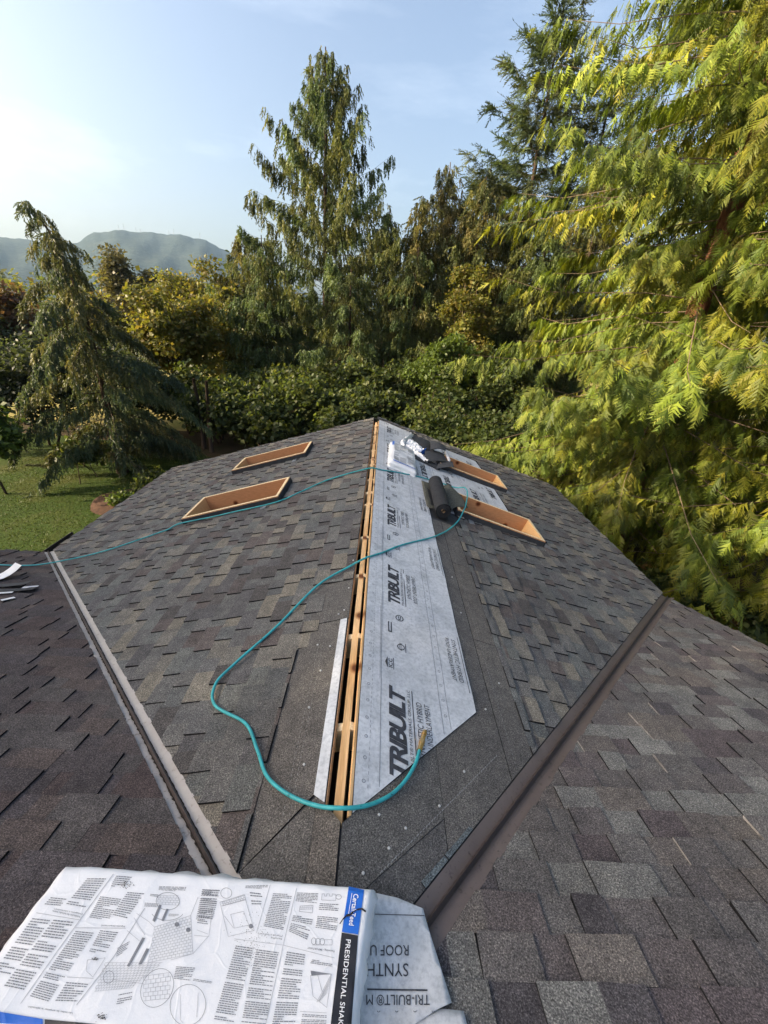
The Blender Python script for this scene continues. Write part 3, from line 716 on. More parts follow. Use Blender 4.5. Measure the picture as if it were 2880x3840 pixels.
for i in range(6):
    y0 = 1.50 + 1.136 * i; P1.rect(.1325, .1345, y0, min(7.38, y0 + .6), 6); P1.rect(.1475, .1490, y0 + .35, min(7.38, y0 + .75), 6)
P1.build(M_inkl, under)
P2 = Print(lambda s, y: GRP(s, y, w2(s, y) + .0016)); nc = lambda p: p
P2.text('TRIBUILT', lambda u, v: (.70 + .085 * v, 5.66 - .60 * u), bold=.035, shear=.25, spacing=.86)
P2.text('TRIBUILT', lambda u, v: (.70 + .085 * v, 4.68 - .5 * u), bold=.035, shear=.25, spacing=.86)
P2.text('TRIBUILT', lambda u, v: (1.06 + .09 * v, 5.50 - .5 * u), bold=.035, shear=.25, spacing=.86)
P2.text('TRIBUILT', lambda u, v: (1.555 - .09 * v, 4.86 + .5 * u), bold=.035, shear=.25, spacing=.86)
P2.text('TRIBUILT', lambda u, v: (1.90 - .085 * v, 5.28 + .42 * u), bold=.035, shear=.25, spacing=.86)
P2.text('TRI-BUILT® MATERIALS GROUP, LLC', lambda u, v: (1.585 - .018 * v, 4.86 + .5 * u)); P2.text('SYNTHETIC HYBRID', lambda u, v: (1.64 - .028 * v, 4.9 + .4 * u)); P2.text('ROOF UNDERLAYMENT', lambda u, v: (1.685 - .028 * v, 4.88 + .42 * u))
P2.text('TRIBUILT', lambda u, v: (1.33 - .085 * v, 6.50 + .5 * u), bold=.035, shear=.25, spacing=.86); P2.text('TRIBUILT', lambda u, v: (1.80 - .085 * v, 6.42 + .45 * u), bold=.035, shear=.25, spacing=.86)
for s_ in (.86, .90, 1.33, 1.365, 1.80, 1.83): P2.rect(s_, s_ + .0025, 4.75, 5.75, 8); P2.rect(s_, s_ + .0025, 6.40, 7.12, 8)
for s_, y_ in ((1.22, 5.55), (1.42, 5.60), (1.65, 5.5), (1.72, 5.55), (1.05, 6.55), (1.5, 6.7)): P2.rect(s_, s_ + .008, y_, y_ + .08); P2.rect(s_ + .02, s_ + .026, y_, y_ + .08); P2.rect(s_, s_ + .026, y_, y_ + .01)
P2.build(M_ink, under2)

# small white nail caps and chalk lines
nail_me = None
def nail(P, nrm):
    global nail_me
    if nail_me is None:
        a = np.arange(10) * 2 * np.pi / 10
        V = [(.0052 * math.cos(t), .0052 * math.sin(t), -.004) for t in a] + [(.0052 * math.cos(t), .0052 * math.sin(t), .001) for t in a] + [(.003 * math.cos(t), .003 * math.sin(t), .0022) for t in a]
        F = [(i, (i + 1) % 10, 10 + (i + 1) % 10, 10 + i) for i in range(10)] + [(10 + i, 10 + (i + 1) % 10, 20 + (i + 1) % 10, 20 + i) for i in range(10)] + [tuple(range(20, 30))]
        nail_me = bpy.data.meshes.new('nail'); nail_me.from_pydata(V, [], F); nail_me.materials.append(M_nail)
    o = link('nail', nail_me, house, P); o.rotation_euler = Vector(nrm).to_track_quat('Z', 'Y').to_euler()
for s, y in ((.142, .867), (.25, .842), (.181, .767), (.088, .681), (.404, .949), (.55, 1.12), (.755, 1.50), (.755, 2.3), (.76, 2.75), (.90, 1.72)): nail(GRP(s, y, .011), (sg, 0, cg))
for s, y in ((.185, 1.05), (.215, 1.33), (.19, 1.55), (.16, 1.72), (.24, 1.75), (.14, 1.99), (.105, 2.02), (.095, 2.25), (.09, 2.6), (.095, 3.1), (.09, 3.45), (.092, 3.9), (.09, 4.4), (.092, 5.0)): nail(GLP(s, y, .012), (-sg, 0, cg))
Pc = Print(lambda s, y: GRP(s, y, .0105))
for s_, y0, y1 in ((.793, 1.75, 3.78), (.845, 1.2, 3.78)):
    y = y0
    while y < y1: Pc.rect(s_, s_ + .0022, y, y + .012); y += .022
y = 0.0
while y < 1:                                      # diagonal chalk line over the patched end
    a = (.149 + (.75 - .149) * y, .690 + (1.24 - .690) * y); Pc.poly([(a[0] - .0015, a[1]), (a[0] + .0015, a[1] - .001), (a[0] + .010, a[1] + .009), (a[0] + .0065, a[1] + .010)]); y += .022
Pc.build(M_chalk, house, 'chalk_line')
Pc = Print(lambda s, y: GLP(s, y, .0105))
for s_ in (.205, .232):
    y = .72
    while y < 2.3: Pc.rect(s_, s_ + .0018, y, y + .010); y += .024
Pc.build(M_chalk, house, 'chalk_line')

# ------------------------------------------------------------------ felt sheet, felt roll
def felth(s, y):
    k = min(1, max(0, (s - .92) / .12)); return .017 + (HC - .008) * k * k * (3 - 2 * k) + .003 * math.sin(9 * y + 4 * s)
fs = [(.655, 4.06), (.70, 4.03), (1.18, 4.27), (1.15, 4.58), (1.03, 4.90), (.66, 4.86)]
V, F = grid_sheet([fs], GRP, felth, .04, .06); nV = len(V)
felt = mesh('felt_sheet', V, F, M_feltg, smooth=True)
so = felt.modifiers.new('thickness', 'SOLIDIFY'); so.thickness = .003; so.offset = 1
tag(felt, 'green grey granulated felt sheet spread beneath the black roll', 'roofing felt')
roll = empty('felt_roll', GRP(.80, 4.4, .02)); tag(roll, 'rolled-up black roofing felt lying beside the near right skylight curb', 'felt roll')
ra, rc, turns = .084, .021, 6
th_ = np.linspace(0, turns * 2 * np.pi, turns * 20); rr = rc + (ra - rc) * th_ / th_[-1]
def rp(r, t, y, h=.106): c = GRP(.80 + .012 * (y - 4.4), y, h); return (c[0] + r * math.cos(t), c[1], c[2] + r * math.sin(t))
ya, yb = 3.86, 4.74; a = np.arange(32) * 2 * np.pi / 32
V = [rp(ra * (1 + .015 * math.sin(2 * t + 1)), t, y) for y in (ya, ya + .01, 4.4, yb - .01, yb) for t in a]; V = np.array(V)
F = [(r * 32 + i, r * 32 + (i + 1) % 32, (r + 1) * 32 + (i + 1) % 32, (r + 1) * 32 + i) for r in range(4) for i in range(32)]
mesh('roll_body', V, [tuple(reversed(f)) for f in F], M_felt, roll, smooth=True)
Vs, Fs = [], []
for yy in (ya, yb):
    n0 = len(Vs); sgn_ = 1 if yy == ya else -1
    for i, t in enumerate(th_):
        Vs += [rp(rr[i], t, yy + sgn_ * .002 + .004 * sgn_ * (i % 3 == 0)), rp(max(rc, rr[i] - .0085), t, yy + sgn_ * .002)]
    Fs += [(n0 + 2 * i, n0 + 2 * i + 1, n0 + 2 * i + 3, n0 + 2 * i + 2) for i in range(len(th_) - 1)]
mesh('roll_end', Vs, Fs, M_felt, roll)
mesh('core_tube', *join([tube([rp(0, 0, ya - .003), rp(0, 0, ya + .05)], .021, 16, cap=False), tube([rp(0, 0, ya - .003), rp(0, 0, ya + .05)], .017, 16, cap=False)]), M_card, roll)
fl = [(.70 + .012 * k, ya - .004 + 0 * k, 0) for k in range(4)]
V, F = grid_sheet([[(.72, ya), (.90, ya), (.90, 4.7), (.72, 4.7)]], GRP, lambda s, y: .0205 + .0018 * math.sin(20 * s), .04, .2)
mesh('loose_flap', V, F, M_felt, roll, smooth=True)

# ------------------------------------------------------------------ air hose
HR = .0078
hp = [(-6.3, 3.55), (-5.2, 3.62), (-4.35, 3.72), (-3.9, 3.76), (-3.502, 3.83), (-2.894, 3.965), (-2.43, 4.13), (-2.242, 4.195), (-1.7, 4.215), (-1.114, 4.225), (-.85, 4.36), (-.587, 4.548), (-.3, 4.63), (-.031, 4.658), (.18, 4.74), (.388, 4.877), (.66, 4.99), (.978, 5.041), (1.15, 5.04), (1.251, 4.93), (1.225, 4.70), (1.167, 4.456), (1.09, 4.18), (.937, 3.82), (.66, 3.38), (.315, 2.999), (.12, 2.73), (-.044, 2.544), (-.309, 2.338), (-.52, 1.969), (-.70, 1.70), (-.765, 1.57), (-.71, 1.42), (-.51, 1.29), (-.405, 1.14), (-.319, 1.004), (-.183, .907), (-.034, .856), (.069, .874), (.17, .93), (.24, 1.0), (.292, 1.083), (.322, 1.165)]
def surf(x, y):
    if x > 0 and y < 7.4:
        s = x / cg
        b = max(wav(s, y) if s < .69 else .012, felth(s, y) if (.645 < s < 1.19 and 4.0 < y < 5.0) else 0)
        if 1.0 < s < 1.35 and 4.1 < y < 5.0: b = max(b, HC + .012)
        return RZ - TG * x + b / cg if RZ - TG * x > RZ - TM * (y - YV) else roofz(x, y) + .023
    return roofz(x, y) + .023
P = catmull([(x, y, 0) for x, y in hp], 12)
Z = np.array([max(surf(x, y), RZ + .002 if abs(x) < .06 and y > .85 else 0) + HR for x, y, _ in P])
kz = np.ones(21) / 21; Zs = np.convolve(np.pad(Z, 10, 'edge'), kz, 'valid'); P[:, 2] = np.maximum(Zs, Z - .001); P[3:-3, 2] = np.convolve(P[:, 2], np.ones(7) / 7, 'valid')
hose = empty('air_hose', tuple(P[-1])); tag(hose, 'teal rubber air hose snaking over the roof ridge with a brass end', 'air hose')
mesh('hose_line', *tube(P, HR, 10), M_hose, hose, smooth=True)
e = P[-1]; d = P[-1] - P[-4]; d /= np.linalg.norm(d); B = lambda a, b, r: tube([e + d * a, e + d * b], r, 12)
mesh('ferrule', *B(-.012, .022, .0115), M_brass, hose); mesh('hex_nut', *tube([e + d * .0225, e + d * .045], .0135, 6), M_brass, hose)
mesh('coupler', *join([B(.0455, .075, .0105), B(.0755, .083, .0125), B(.0835, .098, .0095)]), M_brass, hose)

# ------------------------------------------------------------------ near bundle of shingles in its printed wrapper
bA, bB, bC, bD = np.array((-.945, .322)), np.array((.072, .305)), np.array((.120, .606)), np.array((-.868, .660))
def bl2(u, v): return bA * (1 - u) * (1 - v) + bB * u * (1 - v) + bC * u * v + bD * (1 - u) * v
_q = [float(v) for v in (*bA, *bB, *bC, *bD)]
def inv_bl(x, y):
    ax, ay, bx, by, cx, cy, dx, dy = _q; v = (y - .325) / .30; u = (x + .87) / .96
    for _ in range(4):
        px = ax * (1 - u) * (1 - v) + bx * u * (1 - v) + cx * u * v + dx * (1 - u) * v - x; py = ay * (1 - u) * (1 - v) + by * u * (1 - v) + cy * u * v + dy * (1 - u) * v - y
        ux = (bx - ax) * (1 - v) + (cx - dx) * v; uy = (by - ay) * (1 - v) + (cy - dy) * v; vx = (dx - ax) * (1 - u) + (cx - bx) * u; vy = (dy - ay) * (1 - u) + (cy - by) * u
        det = ux * vy - uy * vx; u -= (px * vy - py * vx) / det; v -= (ux * py - uy * px) / det
    return u, v
def btop(x, y, uv=None):
    u, v = uv if uv else inv_bl(x, y)
    e = min(u * .95, (1 - u) * .95, v * .29, (1 - v) * .29); r = .020; k = max(0, 1 - max(e, 0) / r)
    wr = .0022 * math.sin(19 * u + 3 * v) * math.sin(9 * v + 1) + .0012 * math.sin(47 * u) * math.cos(21 * v) 
    ed = max(0, 1 - min(u, 1 - u) * 12) * .003 * math.sin(31 * v + 5) + max(0, 1 - min(v, 1 - v) * 9) * .0016 * math.sin(60 * u + 9 * v)
    return 4.085 + .06 * x - r * (1 - math.sqrt(max(0, 1 - k * k))) + wr + ed - .008 * max(0, .12 - u) / .12
bundle = empty('shingle_bundle', (-.4, .48, 3.98)); tag(bundle, 'large white printed bundle of shingles lying across the near end of the ridge', 'shingle bundle')
gu = np.unique(np.r_[np.linspace(0, .03, 6), np.linspace(.03, .97, 56), np.linspace(.97, 1, 6)]); gv = np.unique(np.r_[np.linspace(0, .09, 6), np.linspace(.09, .91, 22), np.linspace(.91, 1, 6)])
nu, nv = len(gu), len(gv); V = []
for v in gv:
    for u in gu: x, y = bl2(u, v); V.append((x, y, btop(x, y, (u, v))))
F = [(j * nu + i, j * nu + i + 1, (j + 1) * nu + i + 1, (j + 1) * nu + i) for j in range(nv - 1) for i in range(nu - 1)]
rimi = [i for i in range(nu)] + [j * nu + nu - 1 for j in range(1, nv)] + [(nv - 1) * nu + i for i in range(nu - 2, -1, -1)] + [j * nu for j in range(nv - 2, 0, -1)]
base = rimi; cxy = np.array((-.38, .475)); r_ = np.random.default_rng(9)
for lev, (dz, grow) in enumerate(((.018, .012), (.036, .004), (.052, .010), (.064, -.004))):
    st = len(V)
    for q, i in enumerate(rimi):
        x, y, z = V[i]; dv_ = np.array((x, y)) - cxy; dv_ /= np.linalg.norm(dv_); g_ = grow + .004 * math.sin(q * .9 + lev) + r_.normal(0, .0015)
        V.append((x + dv_[0] * g_, y + dv_[1] * g_, max(z - dz, roofz(x, y) + .010)))
    ring = list(range(st, st + len(rimi))); m_ = len(rimi)
    F += [(base[(i + 1) % m_], base[i], ring[i], ring[(i + 1) % m_]) for i in range(m_)]; base = ring
F.append(tuple(base))
F = [tuple(f) for f in F]
mesh('wrapper', V, orient(V, F), M_wrap, bundle, smooth=True)
_c = [tuple(float(k) for k in w) for w in (CF, CR, CU, CAM)]
def hit(u, v, zf, lift):
    """where the sight line through a photo pixel meets a height field"""
    f, r, w, c = _c; p, q = (u - 1440) / FPX, (v - 1920) / FPX
    dx, dy, dz = (f[i] + r[i] * p - w[i] * q for i in range(3)); z = 4.06
    for _ in range(4):
        t = (z - c[2]) / dz; x, y = c[0] + dx * t, c[1] + dy * t; z = zf(x, y) + lift
    return (x, y, z)
zA = lambda x, y: (x * .51236, 3200 + y * .51236)
zB = lambda x, y: (750 + x * .57264, 3200 + y * .57264)
def bp_(Z, lift): return lambda x, y: hit(*Z(x, y), btop, lift)
def quadmap(q): return lambda u, v: tuple((1 - u) * (1 - v) * np.array(q[0]) + u * (1 - v) * np.array(q[1]) + u * v * np.array(q[2]) + (1 - u) * v * np.array(q[3]))
r_ = np.random.default_rng(21)
def para(P_, q, n, dens=.42):
    f = quadmap(q)
    for i in range(n):
        v0 = (i + .22) / n; v1 = (i + .22 + dens) / n; u = 0
        if r_.random() < .10: continue
        end = 1 if r_.random() < .8 else r_.uniform(.3, .9)
        while u < end:
            w = r_.uniform(.06, .2); u1 = min(end, u + w); P_.poly([f(u, v0), f(u1, v0), f(u1, v1), f(u, v1)]); u = u1 + .025
def stroke(P_, pts, w):
    for a, b in zip(pts[:-1], pts[1:]):
        a, b = np.array(a, float), np.array(b, float); d = b - a; L = np.linalg.norm(d) + 1e-9; n = np.array((-d[1], d[0])) / L * w / 2; k = max(1, int(L / 60))
        for i in range(k): P_.poly([a + d * i / k - n, a + d * (i + 1) / k - n, a + d * (i + 1) / k + n, a + d * i / k + n])
def ell(cx, cy, rx, ry, rot=0, n=28, a0=0, a1=360):
    t = np.radians(np.linspace(a0, a1, n)); c, s = math.cos(R_(rot)), math.sin(R_(rot)); return [(cx + rx * math.cos(k) * c - ry * math.sin(k) * s, cy + rx * math.cos(k) * s + ry * math.sin(k) * c) for k in t]
def lattice(P_, q, n, m, w):
    f = quadmap(q)
    for i in range(n + 1): stroke(P_, [f(u, i / n) for u in np.linspace(0, 1, 7)], w)
    for i in range(n):
        for j in range(m + 1):
            u = (j + .5 * (i % 2)) / (m + .5); stroke(P_, [f(u, i / n), f(u, (i + 1) / n)], w)
Pa, Pb = Print(bp_(zA, .0016)), Print(bp_(zB, .0016)); La, Lb = Print(bp_(zA, .0014)), Print(bp_(zB, .0014))
for q, n in (([(240, 470), (370, 485), (30, 950), (-90, 925)], 24), ([(395, 482), (545, 498), (170, 1005), (25, 975)], 26), ([(640, 180), (780, 180), (620, 400), (480, 375)], 13), ([(375, 318), (490, 330), (440, 388), (320, 378)], 4), ([(850, 160), (970, 170), (890, 255), (810, 245)], 6), ([(735, 312), (890, 332), (790, 495), (650, 472)], 12), ([(935, 280), (1060, 290), (925, 480), (820, 455)], 12), ([(555, 565), (690, 578), (350, 1090), (215, 1050)], 32), ([(735, 560), (870, 575), (760, 745), (650, 722)], 11), ([(500, 920), (660, 935), (560, 1090), (400, 1085)], 9), ([(1165, 240), (1365, 245), (1350, 285), (1160, 270)], 4), ([(1480, 260), (1610, 265), (1550, 515), (1430, 500)], 18), ([(1290, 825), (1430, 835), (1390, 935), (1270, 920)], 8), ([(1420, 905), (1560, 930), (1545, 955), (1410, 935)], 3), ([(1105, 285), (1165, 290), (1150, 320), (1095, 315)], 3), ([(1060, 360), (1160, 365), (1150, 395), (1055, 390)], 4), ([(1235, 440), (1310, 445), (1300, 465), (1230, 460)], 3), ([(860, 690), (950, 640), (920, 720), (850, 760)], 5), ([(870, 1030), (970, 1010), (960, 1090), (850, 1110)], 5)): para(Pa, q, n)
for q, n in (([(480, 260), (605, 265), (545, 505), (415, 480)], 20), ([(635, 255), (775, 260), (765, 330), (625, 315)], 7), ([(610, 405), (745, 415), (700, 570), (580, 512)], 11), ([(785, 325), (910, 330), (895, 510), (755, 490)], 14), ([(235, 600), (352, 618), (215, 1125), (85, 1105)], 34), ([(370, 625), (515, 645), (430, 1125), (270, 1110)], 33), ([(570, 640), (690, 660), (620, 1125), (470, 1125)], 31), ([(740, 685), (870, 700), (865, 745), (720, 722)], 4), ([(670, 1050), (830, 1060), (825, 1120), (660, 1118)], 6), ([(300, 210), (445, 205), (440, 235), (295, 228)], 3), ([(20, 235), (130, 240), (50, 470), (-20, 460)], 17), ([(325, 250), (410, 260), (400, 340), (340, 340)], 5)): para(Pb, q, n)
for pts in ([(830, 150), (590, 480), (480, 630), (150, 1100)], [(265, 435), (590, 488)], [(550, 545), (920, 548)], [(1060, 400), (830, 760), (560, 1110)], [(490, 905), (685, 915)]): stroke(La, pts, 4)
for pts in ([(460, 205), (370, 520)], [(632, 230), (545, 600), (430, 1118)], [(225, 560), (540, 600), (880, 685)], [(655, 1035), (830, 1045)]): stroke(Lb, pts, 3)
lattice(La, [(1130, 540), (1395, 455), (1412, 735), (1085, 800)], 13, 11, 2.6); lattice(La, [(770, 800), (1190, 800), (960, 985), (690, 1010)], 10, 14, 2.4)
lattice(La, [(1050, 900), (1250, 870), (1240, 1060), (1050, 1080)], 6, 5, 3); lattice(La, [(1150, 310), (1305, 310), (1310, 380), (1150, 370)], 4, 6, 2.4)
for c in (ell(1150, 985, 112, 150, 28), ell(1375, 1110, 130, 152, 10), ell(795, 905, 38, 46, 20), ell(1228, 350, 86, 64, 0), ell(1225, 420, 120, 70, 0, 20, 20, 160)): stroke(Pa, c, 3.2)
for pts in ([(835, 925), (1055, 955)], [(1000, 440), (1090, 500), (1130, 540), (1395, 455), (1412, 735), (1530, 600), (1555, 390)], [(1395, 455), (1450, 320)], [(1412, 735), (1250, 780)], [(1420, 600), (1530, 610)], [(1440, 560), (1520, 590)], [(1320, 1030), (1320, 1220), (1340, 1240)], [(1450, 1020), (1440, 1200)], [(980, 470), (1060, 600)], [(930, 565), (1020, 640)], [(640, 780), (630, 860), (680, 905), (770, 765), (640, 780)]): stroke(La, pts, 3)
for q in ([(1165, 375), (1182, 380), (1132, 502), (1115, 492)], [(1218, 405), (1234, 408), (1196, 497), (1180, 492)], [(1042, 615), (1062, 620), (945, 830), (928, 824)], [(1072, 695), (1092, 699), (1035, 812), (1012, 812)]): Pa.poly(q)
for cx, cy, r in ((1295, 520, 17), (1378, 560, 17)): Pa.poly(ell(cx, cy, r, r, 0, 15)[:-1])
Pb.poly(ell(333, 477, 14, 16, 0, 15)[:-1])
for c in (ell(172, 260, 36, 34), ell(745, 575, 16, 22, 0, 14), ell(772, 578, 16, 22, 0, 14), ell(800, 578, 16, 22, 0, 14), ell(908, 285, 18, 16, 0, 14)): stroke(Pb, c, 2.6)
for pts in ([(130, 320), (290, 270), (355, 505), (185, 545), (130, 320)], [(140, 345), (300, 300)], [(200, 400), (285, 380), (320, 470), (225, 490), (200, 400)], [(160, 410), (220, 490)], [(735, 600), (865, 600), (865, 565), (815, 565)], [(795, 305), (800, 265), (815, 265), (815, 280), (830, 280), (830, 265), (848, 265), (848, 280), (866, 280), (866, 265), (890, 268), (888, 310), (795, 305)], [(655, 345), (740, 340), (735, 390), (650, 380), (655, 345)], [(722, 800), (860, 790), (830, 1010), (740, 935), (722, 800)], [(860, 790), (765, 975)], [(770, 795), (800, 905)]): stroke(Lb, pts, 3)
lattice(Lb, [(145, 320), (290, 275), (300, 305), (145, 345)], 2, 9, 2.4); lattice(Lb, [(660, 345), (738, 342), (735, 365), (655, 368)], 2, 6, 2)
for k in range(14): stroke(Lb, [(860 - k * 3.2, 800 + k * 14), (775 + k * 1.0, 970 - k * .5)][::1], 1.6) if k < 9 else None
Pb.poly([(724, 768), (858, 790), (730, 802)])
def up_text(P_, s, x0, y0, x1, y1, h, **k):
    """upside-down heading from right (x0) to left (x1)"""
    P_.text(s, lambda u, v: (x0 + (x1 - x0) * u, y0 + (y1 - y0) * u - h * .0 + h * v), **k)
up_text(Pb, 'Re-roofing', 535, 552, 465, 545, 15, bold=.01); up_text(Pb, '(*Tear-off or Roof-over*)', 540, 533, 380, 517, 15, bold=.01); up_text(Pb, 'Fastening - IMPORTANT', 880, 632, 703, 608, 17, bold=.01)
up_text(Pa, 'Fijación (Importante)', 912, 526, 740, 520, 15, bold=.01); up_text(Pa, 'Instalación de techado nuevo', 585, 458, 385, 415, 16, bold=.01); up_text(Pa, '(*Negación a sobretecho*)', 605, 436, 395, 398, 15, bold=.01); up_text(Pa, 'Las notas de empezar la aplicación', 530, 1160, 205, 1112, 19, bold=.01)
Pa.build(M_text, bundle); Pb.build(M_text, bundle); La.build(M_lit, bundle, 'diagram'); Lb.build(M_lit, bundle, 'diagram')
def panel(q, m, name, lift, Z, n=8, k=14):
    P_ = Print(bp_(Z, lift)); f = quadmap(q)
    for i in range(n):
        for j in range(k): P_.poly([f(i / n, j / k), f((i + 1) / n, j / k), f((i + 1) / n, (j + 1) / k), f(i / n, (j + 1) / k)])
    return P_.build(m, bundle, name)
panel([(974, 219), (1074, 241), (1036, 532), (929, 514)], M_blue, 'blue_panel', .0022, zB)
panel([(928, 518), (1035, 538), (992, 1120), (855, 1120)], M_blk, 'black_band', .0018, zB, 8, 24)
panel([(-60, 1150), (312, 1212), (312, 1262), (-60, 1240)], M_blue, 'blue_panel', .0022, zA, 12, 5)
panel([(326, 1214), (700, 1249), (700, 1275), (326, 1262)], M_blk, 'black_band', .0018, zA, 12, 4)
Pw = Print(bp_(zB, .0042))
Pw.text('CertainTeed', lambda u, v: (1006 - 32 * u + 34 * v, 264 + 206 * u + 5 * v), bold=.012)
Pw.text('PRESIDENTIAL SHAKE', lambda u, v: (956 - 54 * u + 32 * v, 562 + 590 * u + 4 * v), spacing=1.05, bold=.008)
stroke(Pw, [(995, 260), (972, 400)], 3); Pw.build(M_wht, bundle)
Pt = Print(bp_(zB, .0050)); r2 = np.random.default_rng(3)
pts = [(915, 462), (935, 432), (958, 408), (985, 402), (1000, 385), (1030, 368), (1060, 362), (1086, 382)]
for a, b in zip(pts[:-1], pts[1:]): stroke(Pt, [a, b], 5 + 14 * r2.random())
for _ in range(240):
    x, y = r2.normal(340, 55), r2.normal(600, 95); w = r2.uniform(1.5, 4.5); Pt.poly([(x, y), (x + w, y + 1), (x + w * .6, y + w), (x - 1, y + w * .7)])
Pt.build(M_dirt, bundle, 'tear_and_grit')
Pt = Print(bp_(zA, .0030))
for cx, cy, sx, sy, k in ((930, 225, 60, 28, 60), (740, 1195, 40, 22, 70), (690, 770, 30, 10, 30)):
    for _ in range(k):
        x, y = r2.normal(cx, sx * .5), r2.normal(cy, sy * .5); w = r2.uniform(2, 10); Pt.poly([(x, y), (x + w, y + 1), (x + w * .7, y + w * .6), (x - 1, y + w * .5)])
Pt.build(M_dirt, bundle, 'scuff')

# ------------------------------------------------------------------ scraps of underlayment under the bundle
def rz2(x, y, h=.0):
    a, b = RZ - TG * abs(x), RZ - TM * (y - YV); k = .03; d = a - b       # smooth maximum
    return (a + b) / 2 + math.sqrt((d / 2) ** 2 + k * k * .15) + .028 + h
def scrap(name, poly, h, label, wv):
    o = mesh(name, *grid_sheet([poly], lambda x, y, z: (x, y, z), lambda x, y: rz2(x, y, h) + wv * math.sin(30 * x + 12 * y) + wv * math.sin(41 * y), .02, .02), M_under, smooth=True)
    so = o.modifiers.new('thickness', 'SOLIDIFY'); so.thickness = .001; so.offset = 1; return tag(o, label, 'underlayment')
s1_ = scrap('underlayment_scrap', [(.06, .600), (.060, .630), (.2, .625), (.286, .610), (.342, .402), (.30, .388), (.10, .30), (.05, .30)], .004, 'grey printed underlayment offcut poking out beneath the white bundle', .0012)
s2_ = scrap('underlayment_scrap', [(.10, .20), (.40, .20), (.372, .388), (.30, .3915), (.10, .395)], -.002, 'lower grey underlayment offcut at the bottom edge, under the lettered one', .0010)
zs = lambda lift: (lambda x, y: hit(*zB(x, y), lambda a, b: rz2(a, b, .004) + .0012 * (math.sin(30 * a + 12 * b) + math.sin(41 * b)), lift))
Ps = Print(zs(.0032))
Ps.text('ROOF UNDERLAYMENT', lambda u, v: (1366 - 900 * u, 600 + 70 * v)) if False else None
Ps.text('ROOF U', lambda u, v: (1366 - 262 * u, 668 - 2 * u - 0 * v - 66 * (1 - v) + 0)) if False else None
Ps.text('ROOF U', lambda u, v: (1366 - 250 * u, 600 + 70 * v)); Ps.text('SYNTH', lambda u, v: (1364 - 272 * u, 720 + 86 * v)); Ps.text('TRI-BUILT® M', lambda u, v: (1504 - 415 * u, 925 + 72 * v))
stroke(Ps, [(1146, 398), (1470, 407)], 5); stroke(Ps, [(1095, 890), (1490, 896)], 11)
for x in (1170, 1288, 1408, 1528): stroke(Ps, ell(x, 1030, 9, 9, 0, 9, 0, 180), 3.5)
Ps.build(M_ink, s1_)

# ------------------------------------------------------------------ far bundle, torn wrapper, loose shingles
fb_ = empty('shingle_bundle', GRP(.40, 5.5, 0)); tag(fb_, 'smaller far bundle of shingles in crumpled white wrapper on the right slope', 'shingle bundle')
r_ = np.random.default_rng(31); c4 = [(.205, 4.96), (.565, 4.93), (.60, 5.90), (.235, 5.96)]; f4 = quadmap(c4)
def fbh(u, v):
    e = min(u * .36, (1 - u) * .36, v * .95, (1 - v) * .95); k = max(0, 1 - e / .03); return .105 - .03 * (1 - math.sqrt(max(0, 1 - k * k))) + .004 * math.sin(13 * v + 7 * u) + .003 * math.sin(29 * v - 11 * u)
nu, nv = 14, 30; V = []
for j in range(nv):
    for i in range(nu):
        u, v = i / (nu - 1), j / (nv - 1); s, y = f4(u, v); V.append(GRP(s, y, fbh(u, v)))
F = [(j * nu + i, j * nu + i + 1, (j + 1) * nu + i + 1, (j + 1) * nu + i) for j in range(nv - 1) for i in range(nu - 1)]
rimi = [i for i in range(nu)] + [j * nu + nu - 1 for j in range(1, nv)] + [(nv - 1) * nu + i for i in range(nu - 2, -1, -1)] + [j * nu for j in range(nv - 2, 0, -1)]
base = rimi; uvr = [(i % nu / (nu - 1), i // nu / (nv - 1)) for i in rimi]
for hh, g in ((.06, .018), (.035, .006), (.012, .020)):
    st = len(V)
    for (u, v) in uvr:
        s, y = f4(.5 + (u - .5) * (1 + g * 5 + r_.normal(0, .02)), .5 + (v - .5) * (1 + g * 2 + r_.normal(0, .008))); V.append(GRP(s, y, hh + .0))
    ring = list(range(st, st + len(uvr))); m_ = len(ring); F += [(base[(i + 1) % m_], base[i], ring[i], ring[(i + 1) % m_]) for i in range(m_)]; base = ring
mesh('wrapper', V, orient(V, F), M_wrap, fb_, smooth=True)
Pf = Print(lambda u, v: GRP(*f4(u, v), fbh(u, v) + .0022))
for u0, u1, v0, v1, n in ((.10, .30, .08, .45, 12), (.36, .60, .08, .30, 7), (.66, .90, .1, .5, 13), (.10, .32, .52, .92, 12), (.36, .62, .62, .92, 10), (.68, .9, .58, .92, 10)): para(Pf, [(u0, v0), (u1, v0), (u1, v1), (u0, v1)], n)
stroke(Pf, [(.34, .05), (.34, .95)], .006); stroke(Pf, [(.64, .05), (.64, .95)], .006); Pf.build(M_text, fb_)
Pf = Print(lambda u, v: GRP(*f4(u, v), fbh(u, v) + .0024)); Pf.rect(.08, .95, .022, .040, 1); Pf.rect(.02, .10, .80, .97, 6); Pf.build(M_blue, fb_, 'blue_panel')
